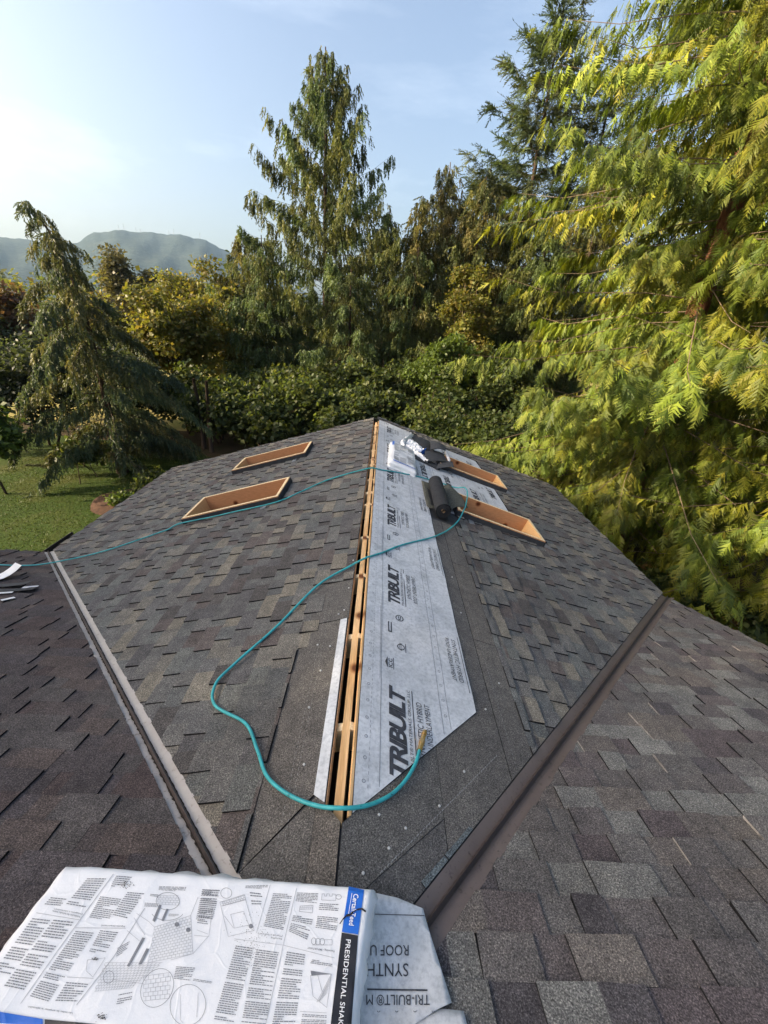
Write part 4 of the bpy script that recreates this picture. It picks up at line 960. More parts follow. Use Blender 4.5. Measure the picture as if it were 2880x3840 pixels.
def crumple(name, spine, width, h0, label, seed, m=M_wrap, parent=None):
    r_ = np.random.default_rng(seed); sp = catmull([(a, b, 0) for a, b in spine], 8)[:, :2]; n = len(sp); k = 9; V = []
    T = np.gradient(sp, axis=0); T /= np.linalg.norm(T, axis=1)[:, None]; Nn = np.c_[-T[:, 1], T[:, 0]]
    for i in range(n):
        w = width * (.75 + .5 * r_.random()) * min(1, .35 + 4 * min(i, n - 1 - i) / n)
        for j in range(k):
            t = j / (k - 1) - .5; p = sp[i] + Nn[i] * w * t; hgt = h0 * (1 - (2 * t) ** 2) * (.7 + .6 * r_.random()) + .018 + .012 * r_.random(); V.append(GRP(p[0], p[1], hgt))
    F = [(i * k + j, i * k + j + 1, (i + 1) * k + j + 1, (i + 1) * k + j) for i in range(n - 1) for j in range(k - 1)]
    return mesh(name, V, orient(V, F), m, parent, smooth=False), V
tw = empty('torn_wrapper', GRP(.62, 6.4, 0)); tag(tw, 'torn open white plastic wrapper heaped behind the far bundle', 'plastic wrapper')
crumple('plastic_strip', [(.50, 6.20), (.62, 6.05), (.72, 5.90), (.82, 5.72)], .07, .05, '', 1, parent=tw)
crumple('plastic_strip', [(.46, 6.10), (.46, 6.40), (.55, 6.75), (.68, 7.12)], .07, .045, '', 2, parent=tw)
o, V = crumple('plastic_sheet', [(.56, 6.55), (.68, 6.40), (.80, 6.20)], .22, .06, '', 3, parent=tw)
crumple('blue_edge', [(.75, 6.08), (.79, 6.16), (.84, 6.30)], .04, .07, '', 4, m=M_blue, parent=tw)
def bent(name, c4, hs, label, m=M_memb, thick=.008, n=8):
    f = quadmap(c4); V = []
    for k_ in (0, 1):
        for j in range(n + 1):
            for i in range(n + 1):
                u, v = i / n, j / n; h = (1 - u) * (1 - v) * hs[0] + u * (1 - v) * hs[1] + u * v * hs[2] + (1 - u) * v * hs[3] + hs[4] * math.sin(math.pi * u) + hs[5] * math.sin(math.pi * v); V.append(GRP(*f(u, v), h - k_ * thick))
    w = n + 1; F = [(j * w + i, j * w + i + 1, (j + 1) * w + i + 1, (j + 1) * w + i) for j in range(n) for i in range(n)]
    o_ = w * w; F += [(o_ + f_[3], o_ + f_[2], o_ + f_[1], o_ + f_[0]) for f_ in F[:n * n]]
    r = [i for i in range(w)] + [j * w + n for j in range(1, w)] + [n * w + i for i in range(n - 1, -1, -1)] + [j * w for j in range(n - 1, 0, -1)]
    F += [(r[i], o_ + r[i], o_ + r[(i + 1) % len(r)], r[(i + 1) % len(r)]) for i in range(len(r))]
    return tag(mesh(name, V, orient(V, F), m), label, 'shingle', 'loose shingles by the far right curb')
M_memb2 = simple('loose_shingle_back', (.055, .057, .062), .85, .25, var=.25, scale=40, bmp=.4)
bent('loose_shingle', [(.70, 6.30), (1.04, 6.45), (1.02, 7.05), (.66, 7.0)], (.04, .05, .06, .03, .02, .0), 'flat dark shingle at the back of the loose heap, beside the wrapper')
bent('loose_shingle', [(.86, 6.05), (1.12, 6.18), (1.20, 6.80), (.92, 6.75)], (.16, .20, .12, .13, .03, .04), 'raised grey shingle with pale edge standing highest in the loose heap', M_memb2)
bent('loose_shingle', [(.78, 5.70), (1.14, 5.86), (1.10, 6.22), (.80, 6.10)], (.04, .12, .14, .10, .02, .01), 'dark folded shingle leaning over the far right curb')
bent('loose_shingle', [(.95, 5.58), (1.22, 5.70), (1.24, 5.95), (1.03, 5.90)], (.03, .13, .13, .09, .01, .0), 'dark shingle end tipped over the upper corner of the far right curb', M_memb2)
bent('loose_shingle', [(.60, 5.76), (1.02, 5.62), (1.06, 5.74), (.66, 5.96)], (.02, .025, .05, .03, .004, .002), 'long dark shingle lying flat in front of the loose heap')
o = mesh('white_strip', *join([sbox(GRP, 1.165, 1.19, 5.92, 6.36, .12, .15)]), M_wht); tag(o, 'thin white plastic strip stuck beside the loose shingles', 'plastic strip')
# offcuts on the left main roof
def offcut(name, x, y, w, l, rz, m, label, lift=.02, curl=.0, grp='offcuts on the left roof'):
    V = []; n = 6; c, s = math.cos(R_(rz)), math.sin(R_(rz))
    for k in (0, 1):
        for i in range(n + 1):
            for j in (0, 1):
                a, b = (i / n - .5) * l, (j - .5) * w; px, py = x + a * c - b * s, y + a * s + b * c; V.append((px, py, roofz(px, py) + lift + curl * (i / n - .3) ** 2 - k * .003))
    F = [(2 * i, 2 * i + 1, 2 * i + 3, 2 * i + 2) for i in range(n)]; o = 2 * (n + 1); F += [(o + f[3], o + f[2], o + f[1], o + f[0]) for f in F[:n]]
    F += [(2 * i, 2 * i + 2, o + 2 * i + 2, o + 2 * i) for i in range(n)] + [(2 * i + 1, o + 2 * i + 1, o + 2 * i + 3, 2 * i + 3) for i in range(n)] + [(0, o, o + 1, 1), (2 * n, 2 * n + 1, o + 2 * n + 1, o + 2 * n)]
    return tag(mesh(name, V, orient(V, F), m), label, 'offcut', grp)
offcut('paper_scrap', -3.72, 3.36, .16, .34, 60, M_wht, 'curling white printed paper at the left picture edge', .03, .25)
offcut('shingle_offcut', -3.50, 3.15, .10, .52, 8, M_memb2, 'long brown grey shingle offcut left of the valley', .03, .1)
offcut('shingle_offcut', -3.42, 3.02, .08, .60, 14, M_memb, 'dark lower shingle offcut beneath the brown grey one', .028, .05)
offcut('white_offcut', -3.21, 3.13, .055, .11, 18, M_wht, 'small white block-shaped offcut nearest the left valley', .045)
offcut('white_offcut', -3.36, 2.96, .035, .22, 22, M_wht, 'narrow white strip offcut below the shingle offcuts', .035)
offcut('white_offcut', -3.17, 2.86, .04, .09, 60, M_wht, 'tiny white offcut lowest of the scraps', .03)
M_chip = simple('wood_chip', (.55, .42, .30), .9, .2)
# ------------------------------------------------------------------ trees
def T_cedar(pairs=8, lw=.085, seed=0):
    """flat drooping cedar frond, unit length along +X, as triangles"""
    r_ = np.random.default_rng(seed); V = [(0, .015, 0), (0, -.015, 0), (1, 0, -.12)]
    for i in range(pairs):
        t = .10 + .85 * i / pairs; L = (.46 * (1 - t) ** .7 + .08) * r_.uniform(.8, 1.15)
        for sg_ in (-1, 1):
            a = R_(r_.uniform(32, 55)); dx, dy = math.cos(a) * L, sg_ * math.sin(a) * L; z0 = -.12 * t * t; w = lw * (.5 + .5 * (1 - t))
            V += [(t - w * .5, 0, z0), (t + w * .6, 0, z0), (t + dx, dy, z0 - .10 * L - r_.uniform(0, .06))]
    V = np.array(V, float); return V, np.arange(len(V)).reshape(-1, 3)
def T_fir(n=14, seed=0):
    r_ = np.random.default_rng(seed); V = [(0, .02, 0), (0, -.02, 0), (1, 0, 0)]
    for i in range(n):
        t = .06 + .9 * i / n; a = R_(r_.uniform(35, 65)); L = .30 * (1 - .55 * t) * r_.uniform(.8, 1.2); ph = r_.choice([-1, 1]) * R_(r_.uniform(50, 110)); w = .055
        d = np.array((math.cos(a), math.sin(a) * math.sin(ph), math.sin(a) * math.cos(ph) * .6)) * L; p = np.array((t, 0, 0))
        V += [tuple(p - np.array((w, 0, 0))), tuple(p + np.array((w, 0, 0))), tuple(p + d)]
    V = np.array(V, float); return V, np.arange(len(V)).reshape(-1, 3)
def T_pend(n=9, seed=0):
    """hanging tassel for deodar and far cedars"""
    r_ = np.random.default_rng(seed); V = [(0, .02, 0), (0, -.02, 0), (1, 0, 0)]
    for i in range(n):
        t = .9 * i / n; L = r_.uniform(.18, .34) * (1 - .5 * t); a = R_(r_.uniform(18, 45)); ph = r_.uniform(0, 6.28)
        d = np.array((math.cos(a), math.sin(a) * math.cos(ph), math.sin(a) * math.sin(ph))) * L * 1.3; p = np.array((t, 0, 0)); q = np.array((0, math.sin(ph), math.cos(ph))) * .06
        V += [tuple(p - q), tuple(p + q), tuple(p + d)]
    V = np.array(V, float); return V, np.arange(len(V)).reshape(-1, 3)
def T_leafs(k=6, size=.16, rad=.30, seed=0, flat=.5):
    r_ = np.random.default_rng(seed); V = []; F = []
    for i in range(k):
        c = r_.normal(0, 1, 3); c *= rad * r_.random() ** .4 / np.linalg.norm(c); n_ = r_.normal(0, flat, 3) + np.array((0, 0, 1)); n_ /= np.linalg.norm(n_)
        a = np.cross(n_, r_.normal(0, 1, 3)); a /= np.linalg.norm(a); b = np.cross(n_, a); s = size * r_.uniform(.7, 1.25)
        o = len(V); V += [tuple(c), tuple(c + a * s * .45 + b * s * .36 + n_ * s * .06), tuple(c + a * s), tuple(c + a * s * .45 - b * s * .36 + n_ * s * .06)]; F += [(o, o + 1, o + 2), (o, o + 2, o + 3)]
    return np.array(V), np.array(F)
def instance(T, P, A, U, S, C):
    """T=(V,F); P (n,3) positions, A axis, U up hint, S scale, C colours -> V,F,col"""
    V, F = T; n, k = len(P), len(V)
    A = A / (np.linalg.norm(A, axis=1)[:, None] + 1e-9); B = np.cross(U, A); B /= np.linalg.norm(B, axis=1)[:, None] + 1e-9; Nn = np.cross(A, B)
    W = P[:, None, :] + S[:, None, None] * (V[None, :, 0:1] * A[:, None, :] + V[None, :, 1:2] * B[:, None, :] + V[None, :, 2:3] * Nn[:, None, :])
    FF = (F[None, :, :] + (np.arange(n) * k)[:, None, None]).reshape(-1, 3)
    return W.reshape(-1, 3), FF, np.repeat(C, k, 0)
def multi(Ts, P, A, U, S, C, r_):
    pick = r_.integers(0, len(Ts), len(P)); Vs, Fs, Cs, n = [], [], [], 0
    for i, T in enumerate(Ts):
        m = pick == i
        if not m.any(): continue
        v, f, c = instance(T, P[m], A[m], U[m], S[m], C[m]); Vs.append(v); Fs.append(f + n); Cs.append(c); n += len(v)
    return np.concatenate(Vs), np.concatenate(Fs), np.concatenate(Cs)
def tubes(paths, radii, n=4):
    Vs, Fs, k = [], [], 0
    for P, r in zip(paths, radii):
        v, f = tube(P, r, n, cap=False); Vs.append(v); Fs.append(np.array(f) + k); k += len(v)
    return np.concatenate(Vs), np.concatenate(Fs)
CEDAR = [T_cedar(6, .135, s) for s in range(4)]; CEDAR_S = [T_cedar(4, .24, s) for s in range(3)]
FIR = [T_fir(9, s) for s in range(3)]; PEND = [T_pend(8, s) for s in range(3)]

def conifer(name, label, base, h, tr, z0, width, n_limb, Ts, frond, per_m, nf, cols, seed, el=(10, -15), droop=.25, up=.12, hang=.5, bl=.9, lean=(0, 0), lean_pow=2.0, pexp=1.0, barkm=None, group=None, cat='tree', jitter=.25, azfun=None, trunk_to=1.0, limb_t=.018, gap=0.0, skip=None, limb_m=None):
    r_ = np.random.default_rng(seed); bx, by = base; t = empty(name, (bx, by, 0)); tag(t, label, cat, group)
    ax = lambda z: np.array((bx + lean[0] * (z / h) ** lean_pow, by + lean[1] * (z / h) ** lean_pow, z))
    tz = np.linspace(0, h * trunk_to, 16); TP = np.array([ax(z) for z in tz]); TP[1:-1, :2] += r_.normal(0, .012 * tr / .2, (14, 2)); rad = tr * (1 - .93 * tz / (h * trunk_to)) + .012
    v, f = tube(TP, rad * (1 + .5 * np.exp(-tz / .5)), 10, cap=False); mesh('trunk', v, f, barkm or M_bark, t, smooth=True)
    Pq, Aq, Uq, Sq, lp, lr, Lc = [], [], [], [], [], [], []
    for i in range(n_limb):
        u = ((i + r_.random()) / n_limb) ** pexp; z = z0 + (h * .985 - z0) * u
        az = i * 2.39996 + r_.normal(0, .5)
        if azfun: az = azfun(az, u, r_)
        L = width(u) * r_.uniform(1 - jitter * 1.6, 1 + jitter)
        if L < .12: L = .12
        if skip and skip(az, u, r_): continue
        e0 = R_(el[0] * u + el[1] * (1 - u) + r_.normal(0, 6)); s = np.linspace(0, 1, 9)
        hd = np.array((math.cos(az), math.sin(az), 0)); dr = droop * r_.uniform(.7, 1.3)
        pz = L * (math.sin(e0) * s - dr * s ** 2 + up * s ** 4); ph = L * s * math.cos(e0)
        wob = r_.normal(0, .04) * L * np.sin(s * 3); sd_ = np.array((-hd[1], hd[0], 0))
        P = ax(z)[None, :] + hd[None, :] * ph[:, None] + sd_[None, :] * wob[:, None]; P[:, 2] += pz
        lp.append(P[::2]); lr.append(np.linspace(limb_t * (.4 + .6 * min(1, L / 3)), .004, 5))
        nb = max(3, int(L * per_m * r_.uniform(.8, 1.2)))
        sb = gap + (1 - gap) * np.sort(r_.random(nb)) ** .8; sb[-1] = 1.0
        idx = np.clip((sb * 8).astype(int), 0, 7); fr = sb * 8 - idx; pb = P[idx] * (1 - fr)[:, None] + P[idx + 1] * fr[:, None]
        tg = P[idx + 1] - P[idx]; tg /= np.linalg.norm(tg, axis=1)[:, None]
        sgn = r_.choice([-1, 1], nb); ang = np.radians(r_.uniform(25, 75, nb)) * sgn * (1 - .6 * sb); c, s_ = np.cos(ang), np.sin(ang)
        db = np.c_[tg[:, 0] * c - tg[:, 1] * s_, tg[:, 0] * s_ + tg[:, 1] * c, tg[:, 2] * .6]; lb = bl * (1 - .45 * sb) * r_.uniform(.5, 1.2, nb) * min(1, .35 + L / 2.2)
        lcol = r_.uniform(.62, 1.22) * np.array((1, 1, 1)) * (np.array((1.08, 1.0, .9)) if r_.random() < .5 else np.array((.88, 1.0, 1.08)))
        for k in range(nf):
            Lc.append(np.tile(lcol, (nb, 1))); tt = (k + r_.random(nb)) / nf; q = pb + db * (lb * tt)[:, None]; q[:, 2] -= lb * tt ** 2 * hang * .75; q += r_.normal(0, .03, (nb, 3))
            a = np.radians(r_.normal(0, 32, nb)); c, s_ = np.cos(a), np.sin(a); dd = np.c_[db[:, 0] * c - db[:, 1] * s_, db[:, 0] * s_ + db[:, 1] * c, db[:, 2]]
            hg = np.clip(hang + r_.normal(0, .15, nb), 0, 1)[:, None]; A = dd * (1 - hg) + np.array((0, 0, -1.0)) * hg
            Pq.append(q); Aq.append(A); Uq.append(np.tile(hd * .5, (nb, 1)) + np.array((0, 0, .8)) + r_.normal(0, .35, (nb, 3))); Sq.append(frond * r_.uniform(.65, 1.25, nb) * (.75 + .25 * (lb / bl)))
    Pq, Aq, Uq, Sq = map(np.concatenate, (Pq, Aq, Uq, Sq)); n = len(Pq)
    cc = np.array(cols); w = r_.random(n); ci = r_.integers(0, len(cc), n); C = cc[ci] * r_.uniform(.75, 1.25, (n, 1)) * np.concatenate(Lc)
    V, F, Cv = multi(Ts, Pq, Aq, Uq, Sq, C, r_)
    V[:, 2] = np.maximum(V[:, 2], .02)
    bigmesh('crown', V, F, M_fol, t, Cv)
    v, f = tubes(lp, lr, 3); tag(bigmesh('limbs', v, f, limb_m or barkm or M_bark, t, None, 4), kind='stuff')
    return t
def broadleaf(name, label, base, h, tr, crown, n_lobe, n_cl, Ts, cols, seed, lobe_r=(.7, 1.2), stems=1, barkm=None, group=None, cat='tree', cl_scale=1.0, twig=True, shell=.5, flatz=.62):
    """crown=(cx,cy,cz,rx,ry,rz) offsets from the base"""
    r_ = np.random.default_rng(seed); bx, by = base; t = empty(name, (bx, by, 0)); tag(t, label, cat, group)
    cx, cy, cz, rx, ry, rz = crown; C0 = np.array((bx + cx, by + cy, cz))
    d = r_.normal(0, 1, (n_lobe, 3)); d /= np.linalg.norm(d, axis=1)[:, None]; d[:, 2] = np.abs(d[:, 2]) * r_.choice([1, 1, 1, -.7], n_lobe) * r_.uniform(.8, 1.18, n_lobe)
    lob = C0 + d * np.array((rx, ry, rz)) * (r_.random((n_lobe, 1)) ** .45) * .84 * r_.uniform(.62, 1.22, (n_lobe, 1)); lr_ = r_.uniform(*lobe_r, n_lobe)
    paths, rads = [], []
    sb = [np.array((bx + r_.normal(0, .12 * stems * (stems > 1)), by + r_.normal(0, .12 * stems * (stems > 1)), 0)) for _ in range(stems)]
    st = []
    for s0 in sb:
        top = np.array((C0[0] + r_.normal(0, .3 * rx), C0[1] + r_.normal(0, .3 * ry), cz + rz * .35)); m = (s0 + top) / 2 + r_.normal(0, .10, 3); P = catmull([s0, m, top], 6); st.append(P)
        paths.append(P); rads.append(np.linspace(tr, tr * .25, len(P)))
    for i in range(n_lobe):
        P = st[i % stems]; j = min(len(P) - 2, int(len(P) * r_.uniform(.35, .85))); a = P[j]; m = (a + lob[i]) / 2 + np.array((0, 0, .12 * np.linalg.norm(lob[i] - a))) + r_.normal(0, .1, 3); paths.append(catmull([a, m, lob[i]], 5)); rads.append(np.linspace(tr * .38, .008, 11))
        if twig:
            for _ in range(4):
                e = lob[i] + r_.normal(0, .6, 3) * lr_[i]; paths.append(np.array([lob[i], (lob[i] + e) / 2 + r_.normal(0, .05, 3), e])); rads.append(np.array((.012, .008, .004)))
    v, f = tubes(paths, rads, 4); bigmesh('trunk', v, f, barkm or M_bark, t, None, 4, True)
    li = r_.integers(0, n_lobe, n_cl); dd = r_.normal(0, 1, (n_cl, 3)); dd /= np.linalg.norm(dd, axis=1)[:, None]
    rr_ = shell + (1 - shell) * r_.random(n_cl); P = lob[li] + dd * (lr_[li] * rr_)[:, None] * np.array((1, 1, flatz))
    ok = P[:, 2] > .12; P, dd, li = P[ok], dd[ok], li[ok]; n = len(P)
    a = r_.uniform(0, 6.28, n); A = np.c_[np.cos(a), np.sin(a), r_.normal(0, .25, n)]; U = dd * .55 + np.array((0, 0, .75)) + r_.normal(0, .2, (n, 3))
    cc = np.array(cols); lc = r_.uniform(.8, 1.2, (n_lobe, 1)); C = cc[r_.integers(0, len(cc), n)] * r_.uniform(.75, 1.25, (n, 1)) * lc[li]
    V, F, Cv = multi(Ts, P, A, U, np.full(n, cl_scale) * r_.uniform(.8, 1.2, n), C, r_); V[:, 2] = np.maximum(V[:, 2], .02)
    bigmesh('crown', V, F, M_leaf, t, Cv); return t
G1 = [(.160, .190, .020), (.190, .215, .022), (.120, .155, .020), (.205, .212, .030), (.095, .125, .022)]           # sunny yellow-green cedar
G2 = [(.098, .128, .048), (.114, .142, .054), (.132, .150, .058), (.084, .114, .046)]           # olive far cedar
G3 = [(.078, .100, .044), (.090, .114, .050), (.068, .090, .044)]                               # blue-green fir
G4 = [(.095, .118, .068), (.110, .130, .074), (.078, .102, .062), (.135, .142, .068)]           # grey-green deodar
LG = [(.130, .140, .030), (.150, .148, .034), (.105, .120, .028), (.175, .145, .038)]           # golden maple
LD = [(.054, .080, .026), (.068, .094, .030), (.042, .064, .024), (.088, .106, .032)]                               # dark understory
LB = [(.085, .130, .028), (.100, .145, .030), (.075, .115, .026)]                               # bright vine maple
LR = [(.120, .070, .050), (.140, .080, .055), (.100, .075, .045), (.120, .105, .045)]           # reddish maple

# --- the large cedars to the right of the house
wc = lambda w0: (lambda u: w0 * (1 - u) ** .6 + .3)
gc_ = 'tall cedars right of the house'
facing = lambda az, u, r_: math.radians(-145) + r_.normal(0, .75) if (u < .62 and r_.random() < .34) else az
thin = lambda az, u, r_: u > .62 and r_.random() < .55
thin_r = lambda az, u, r_: (u > .60 and r_.random() < .6) or (math.cos(az) > .35 and r_.random() < .6)
conifer('cedar_tree', 'sunlit western cedar with red trunk showing, nearest the right roof corner', (7.1, 10.2), 25, .27, .5, wc(4.6), 290, CEDAR, .36, 7.6, 5, G1, 101, el=(25, -4), droop=.42, up=.26, hang=.66, bl=.95, barkm=M_barkr, group=gc_, limb_m=M_barkp, skip=thin, azfun=facing)
conifer('cedar_tree', 'tall sunlit cedar filling the right picture edge beyond the roof', (10.4, 7.6), 26, .30, .5, wc(5.0), 290, CEDAR, .37, 7.2, 5, G1, 102, el=(25, -4), droop=.42, up=.24, hang=.66, bl=1.0, barkm=M_barkr, group=gc_, limb_m=M_barkp, skip=thin_r, azfun=facing)
conifer('cedar_tree', 'tall cedar behind the near one, its edge against the sky right of the fir', (10.4, 15.4), 26, .34, .8, wc(4.4), 210, CEDAR_S, .56, 5.6, 5, G1, 103, el=(25, -6), droop=.40, up=.22, hang=.70, bl=1.2, barkm=M_barkr, group=gc_, limb_m=M_barkp)
conifer('cedar_tree', 'cedar standing far right behind the sunlit ones', (14.0, 12.6), 26, .40, .8, wc(5.0), 180, CEDAR_S, .72, 4.0, 4, G1, 104, el=(25, -6), droop=.40, up=.22, hang=.66, bl=1.2, barkm=M_barkr, group=gc_, skip=thin_r)
# --- middle distance conifers
gk_ = 'conifers behind the house'
conifer('cedar_tree', 'large open-crowned cedar standing alone against the sky behind the ridge', (-3.75, 27.7), 17.7, .24, .8, lambda u: 8.3 * (1 - u) ** .74 + .05, 155, PEND, .72, 5.8, 4, G2, 110, el=(50, -4), droop=.26, up=.20, hang=.80, bl=.55, group=gk_, gap=.03, jitter=.16)
conifer('cedar_tree', 'slim dense young cedar right of the large open-crowned cedar', (-.1, 26.0), 11.0, .13, .6, lambda u: 2.3 * (1 - u) ** .7 + .08, 110, PEND, .62, 8, 4, G2, 111, el=(40, -5), droop=.3, up=.15, hang=.70, bl=.5, group=gk_)
conifer('cedar_tree', 'thin tan-tipped cedar with bare twigs left of the tall fir', (3.0, 27.5), 13.6, .17, 1.0, lambda u: 3.9 * (1 - u) ** .62 + .1, 120, PEND, .64, 7, 4, [(.14, .132, .055), (.115, .12, .05), (.16, .14, .06)], 112, el=(50, 2), droop=.25, up=.12, hang=.72, bl=.5, barkm=M_barkp, group=gk_)
conifer('fir_tree', 'tallest dark fir with ragged stepped limbs left of the big cedars', (8.0, 29.0), 20.8, .26, 2.0, lambda u: 6.3 * (1 - u) ** .55 + .05, 150, FIR, .84, 6.8, 4, G3, 113, el=(38, -12), droop=.10, up=.12, hang=.32, bl=.75, group=gk_, gap=.02, jitter=.30)
conifer('fir_tree', 'second dark fir half hidden between the tallest fir and the cedars', (11.6, 29.5), 19.0, .26, 1.0, lambda u: 5.4 * (1 - u) ** .5 + .05, 115, FIR, .85, 5.5, 4, G3, 114, el=(35, -12), droop=.15, up=.10, hang=.32, bl=.85, group=gk_)
conifer('fir_tree', 'dense dark fir between the tan-tipped cedar and the tallest fir', (5.7, 30.0), 14.6, .24, .6, lambda u: 4.2 * (1 - u) ** .55 + .05, 110, FIR, .85, 5.5, 4, G3, 115, hang=.36, bl=.9, el=(30, -10), group=gk_)
conifer('cedar_tree', 'broad dense cedar right below the tallest fir', (7.4, 22.5), 10.6, .2, .5, lambda u: 3.1 * (1 - u) ** .5 + .1, 120, PEND, .70, 6.5, 4, [(.085, .105, .030), (.10, .12, .035), (.07, .09, .028)], 118, hang=.72, bl=.7, group=gk_)
conifer('cedar_tree', 'olive cedar crowding the left foot of the open-crowned cedar', (-6.9, 25.6), 9.4, .15, .5, lambda u: 2.9 * (1 - u) ** .6 + .1, 105, PEND, .66, 7, 4, G2, 116, hang=.72, bl=.6, group=gk_)
conifer('cedar_tree', 'olive cedar low between the open-crowned cedar and the slim one', (-1.9, 24.0), 8.0, .15, .5, lambda u: 2.7 * (1 - u) ** .55 + .1, 100, PEND, .66, 7, 4, G2, 117, hang=.72, bl=.6, group=gk_)
conifer('cedar_tree', 'olive cedar low right of the slim young one', (1.5, 24.4), 9.2, .15, .5, lambda u: 2.6 * (1 - u) ** .55 + .1, 100, PEND, .66, 7, 4, G2, 119, hang=.72, bl=.6, group=gk_)
GO = [(.115, .125, .042), (.135, .138, .048), (.095, .112, .038), (.150, .140, .052)]
for i, (x, y, h, w0, lab) in enumerate(((1.6, 25.6, 11.6, 2.9, 'full olive cedar just right of the slim young one'), (4.7, 25.6, 12.6, 3.3, 'full olive cedar in front of the dense dark fir'), (6.9, 26.5, 11.8, 3.2, 'full olive cedar below the tallest fir, left side'), (10.2, 24.0, 13.5, 3.2, 'full olive cedar joining the tall sunlit cedars'), (-9.0, 28.6, 9.8, 2.6, 'full olive cedar behind the golden maples'))):
    conifer('cedar_tree', lab, (x, y), h, .16, .5, (lambda w_: (lambda u: w_ * (1 - u) ** .55 + .08))(w0), 110, PEND, .70, 6.4, 4, GO, 130 + i, el=(42, -4), droop=.28, up=.14, hang=.72, bl=.6, group=gk_)
# --- deodar with nodding leader
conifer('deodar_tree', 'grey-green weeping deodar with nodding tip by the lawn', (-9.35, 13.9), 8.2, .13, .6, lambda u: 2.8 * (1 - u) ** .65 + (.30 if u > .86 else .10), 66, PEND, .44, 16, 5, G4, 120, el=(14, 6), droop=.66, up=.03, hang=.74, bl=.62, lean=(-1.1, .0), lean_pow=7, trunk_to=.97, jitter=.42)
conifer('fir_tree', 'tiny dark pointed fir far left in front of the mountain', (-37.5, 44), 8.6, .15, 1, lambda u: 1.6 * (1 - u) + .1, 40, FIR, .6, 6, 3, G3, 121)
# --- broadleaf trees
LF = [T_leafs(5, .215, .38, s) for s in range(4)]; LS = [T_leafs(5, .17, .30, s) for s in range(4)]; LX = [T_leafs(6, .42, .7, s) for s in range(3)]
def bl_(name, label, x, y, h, rx, cols, seed, n_lobe=22, n_cl=2600, Ts=LF, tr=.14, stems=1, rz=None, cz=None, **k):
    rz = rz or h * .36; cz = cz or h - rz
    return broadleaf(name, label, (x, y), h, tr, (0, 0, cz, rx, rx, rz), n_lobe, n_cl, Ts, cols, seed, stems=stems, **k)
gm = 'maples behind the lawn'
bl_('maple_tree', 'golden-leaved maple right of the deodar, nearest of the pair', -10.9, 22.6, 7.4, 2.8, LG, 201, 64, 4200, group=gm, lobe_r=(.35, .95), stems=3, tr=.09, rz=3.2, cz=3.9)
bl_('maple_tree', 'golden-leaved maple between the deodar and the open cedar, farther back', -9.4, 26.8, 8.6, 2.8, LG, 202, 64, 4200, group=gm, lobe_r=(.35, .95), stems=3, tr=.09, rz=3.6, cz=4.3)
bl_('maple_tree', 'tall yellow-green maple behind the golden pair', -13.0, 30.0, 8.2, 2.8, LG, 203, 54, 3200, group=gm, lobe_r=(.35, .95), stems=2, tr=.1, rz=3.6, cz=4.5)
bl_('maple_tree', 'reddish-leaved maple at the far left behind the deodar', -17.2, 19.6, 6.7, 3.0, LR, 204, 60, 4400, group=gm, lobe_r=(.35, .95), stems=2, tr=.12, rz=3.2, cz=3.6)
bl_('maple_tree', 'reddish and gold maple between red one and deodar', -14.6, 23.0, 6.4, 2.3, LR[2:] + LG[:2], 205, 50, 3000, group=gm, lobe_r=(.35, .95), stems=2, tr=.10, rz=3.0, cz=3.5)
bl_('cottonwood_tree', 'thin distant cottonwood rising in front of the mountain', -29.0, 50.0, 11.6, 2.2, [(.10, .10, .05), (.12, .11, .06)], 206, 14, 1100, LX, lobe_r=(.8, 1.4), tr=.18, rz=4.6)
bl_('cottonwood_tree', 'shorter cottonwood right of the thin distant one', -25.4, 51.0, 9.6, 2.2, [(.10, .10, .05), (.12, .11, .06)], 207, 14, 1000, LX, lobe_r=(.8, 1.4), tr=.16, rz=3.6)
bl_('alder_tree', 'slender golden alder with pale twigs below the tall fir', 4.3, 22.2, 8.8, 1.8, LG, 208, 56, 2300, LS, lobe_r=(.2, .6), tr=.07, barkm=M_barkp, rz=4.0, cz=5.0, stems=3, shell=.2)
bl_('vine_maple', 'bright green vine maple right of the ridge end', 3.0, 20.0, 5.2, 1.9, LB, 209, 44, 2200, LS, lobe_r=(.2, .55), tr=.05, stems=4, rz=1.9, cz=3.4, flatz=.45, shell=.2)
gv_ = 'dark undergrowth trees behind the gable'
for i, (x, y, h, rx, lab) in enumerate(((-7.4, 18.2, 2.7, 1.8, 'dark vine maple over bare trunks left of the gable'), (-5.2, 17.6, 2.5, 1.9, 'dark vine maple second from the deodar'), (-3.1, 18.4, 3.2, 2.0, 'tallest dark vine maple left of the roof apex'), (-1.2, 17.4, 2.7, 1.9, 'dark vine maple straight behind the roof apex'), (.5, 18.4, 2.8, 1.7, 'dark vine maple just right of the roof apex'), (-4.2, 20.8, 3.4, 2.2, 'dark vine maple standing behind its tall neighbour'), (-1.0, 21.3, 3.8, 2.2, 'dark vine maple farthest back behind the apex'), (1.8, 22.4, 4.2, 2.0, 'dark vine maple behind the bright green one'), (6.4, 24.0, 5.0, 2.4, 'dark vine maple at the foot of the tall fir'), (-6.4, 21.6, 3.2, 2.0, 'dark vine maple at the foot of the golden maples'), (-9.2, 19.6, 2.8, 1.9, 'dark vine maple right behind the deodar'))):
    bl_('vine_maple', lab, x, y, h, rx, LD + [(.075, .095, .028)], 220 + i, 60, 2100, LF, lobe_r=(.25, .75), tr=.06, stems=3, rz=h * .50, cz=h * .54, group=gv_, flatz=.34, shell=.15)  # extra yellow-green leaf colour, spread at random, stands in for sunlit edges
gl_ = 'laurels right of the gable'
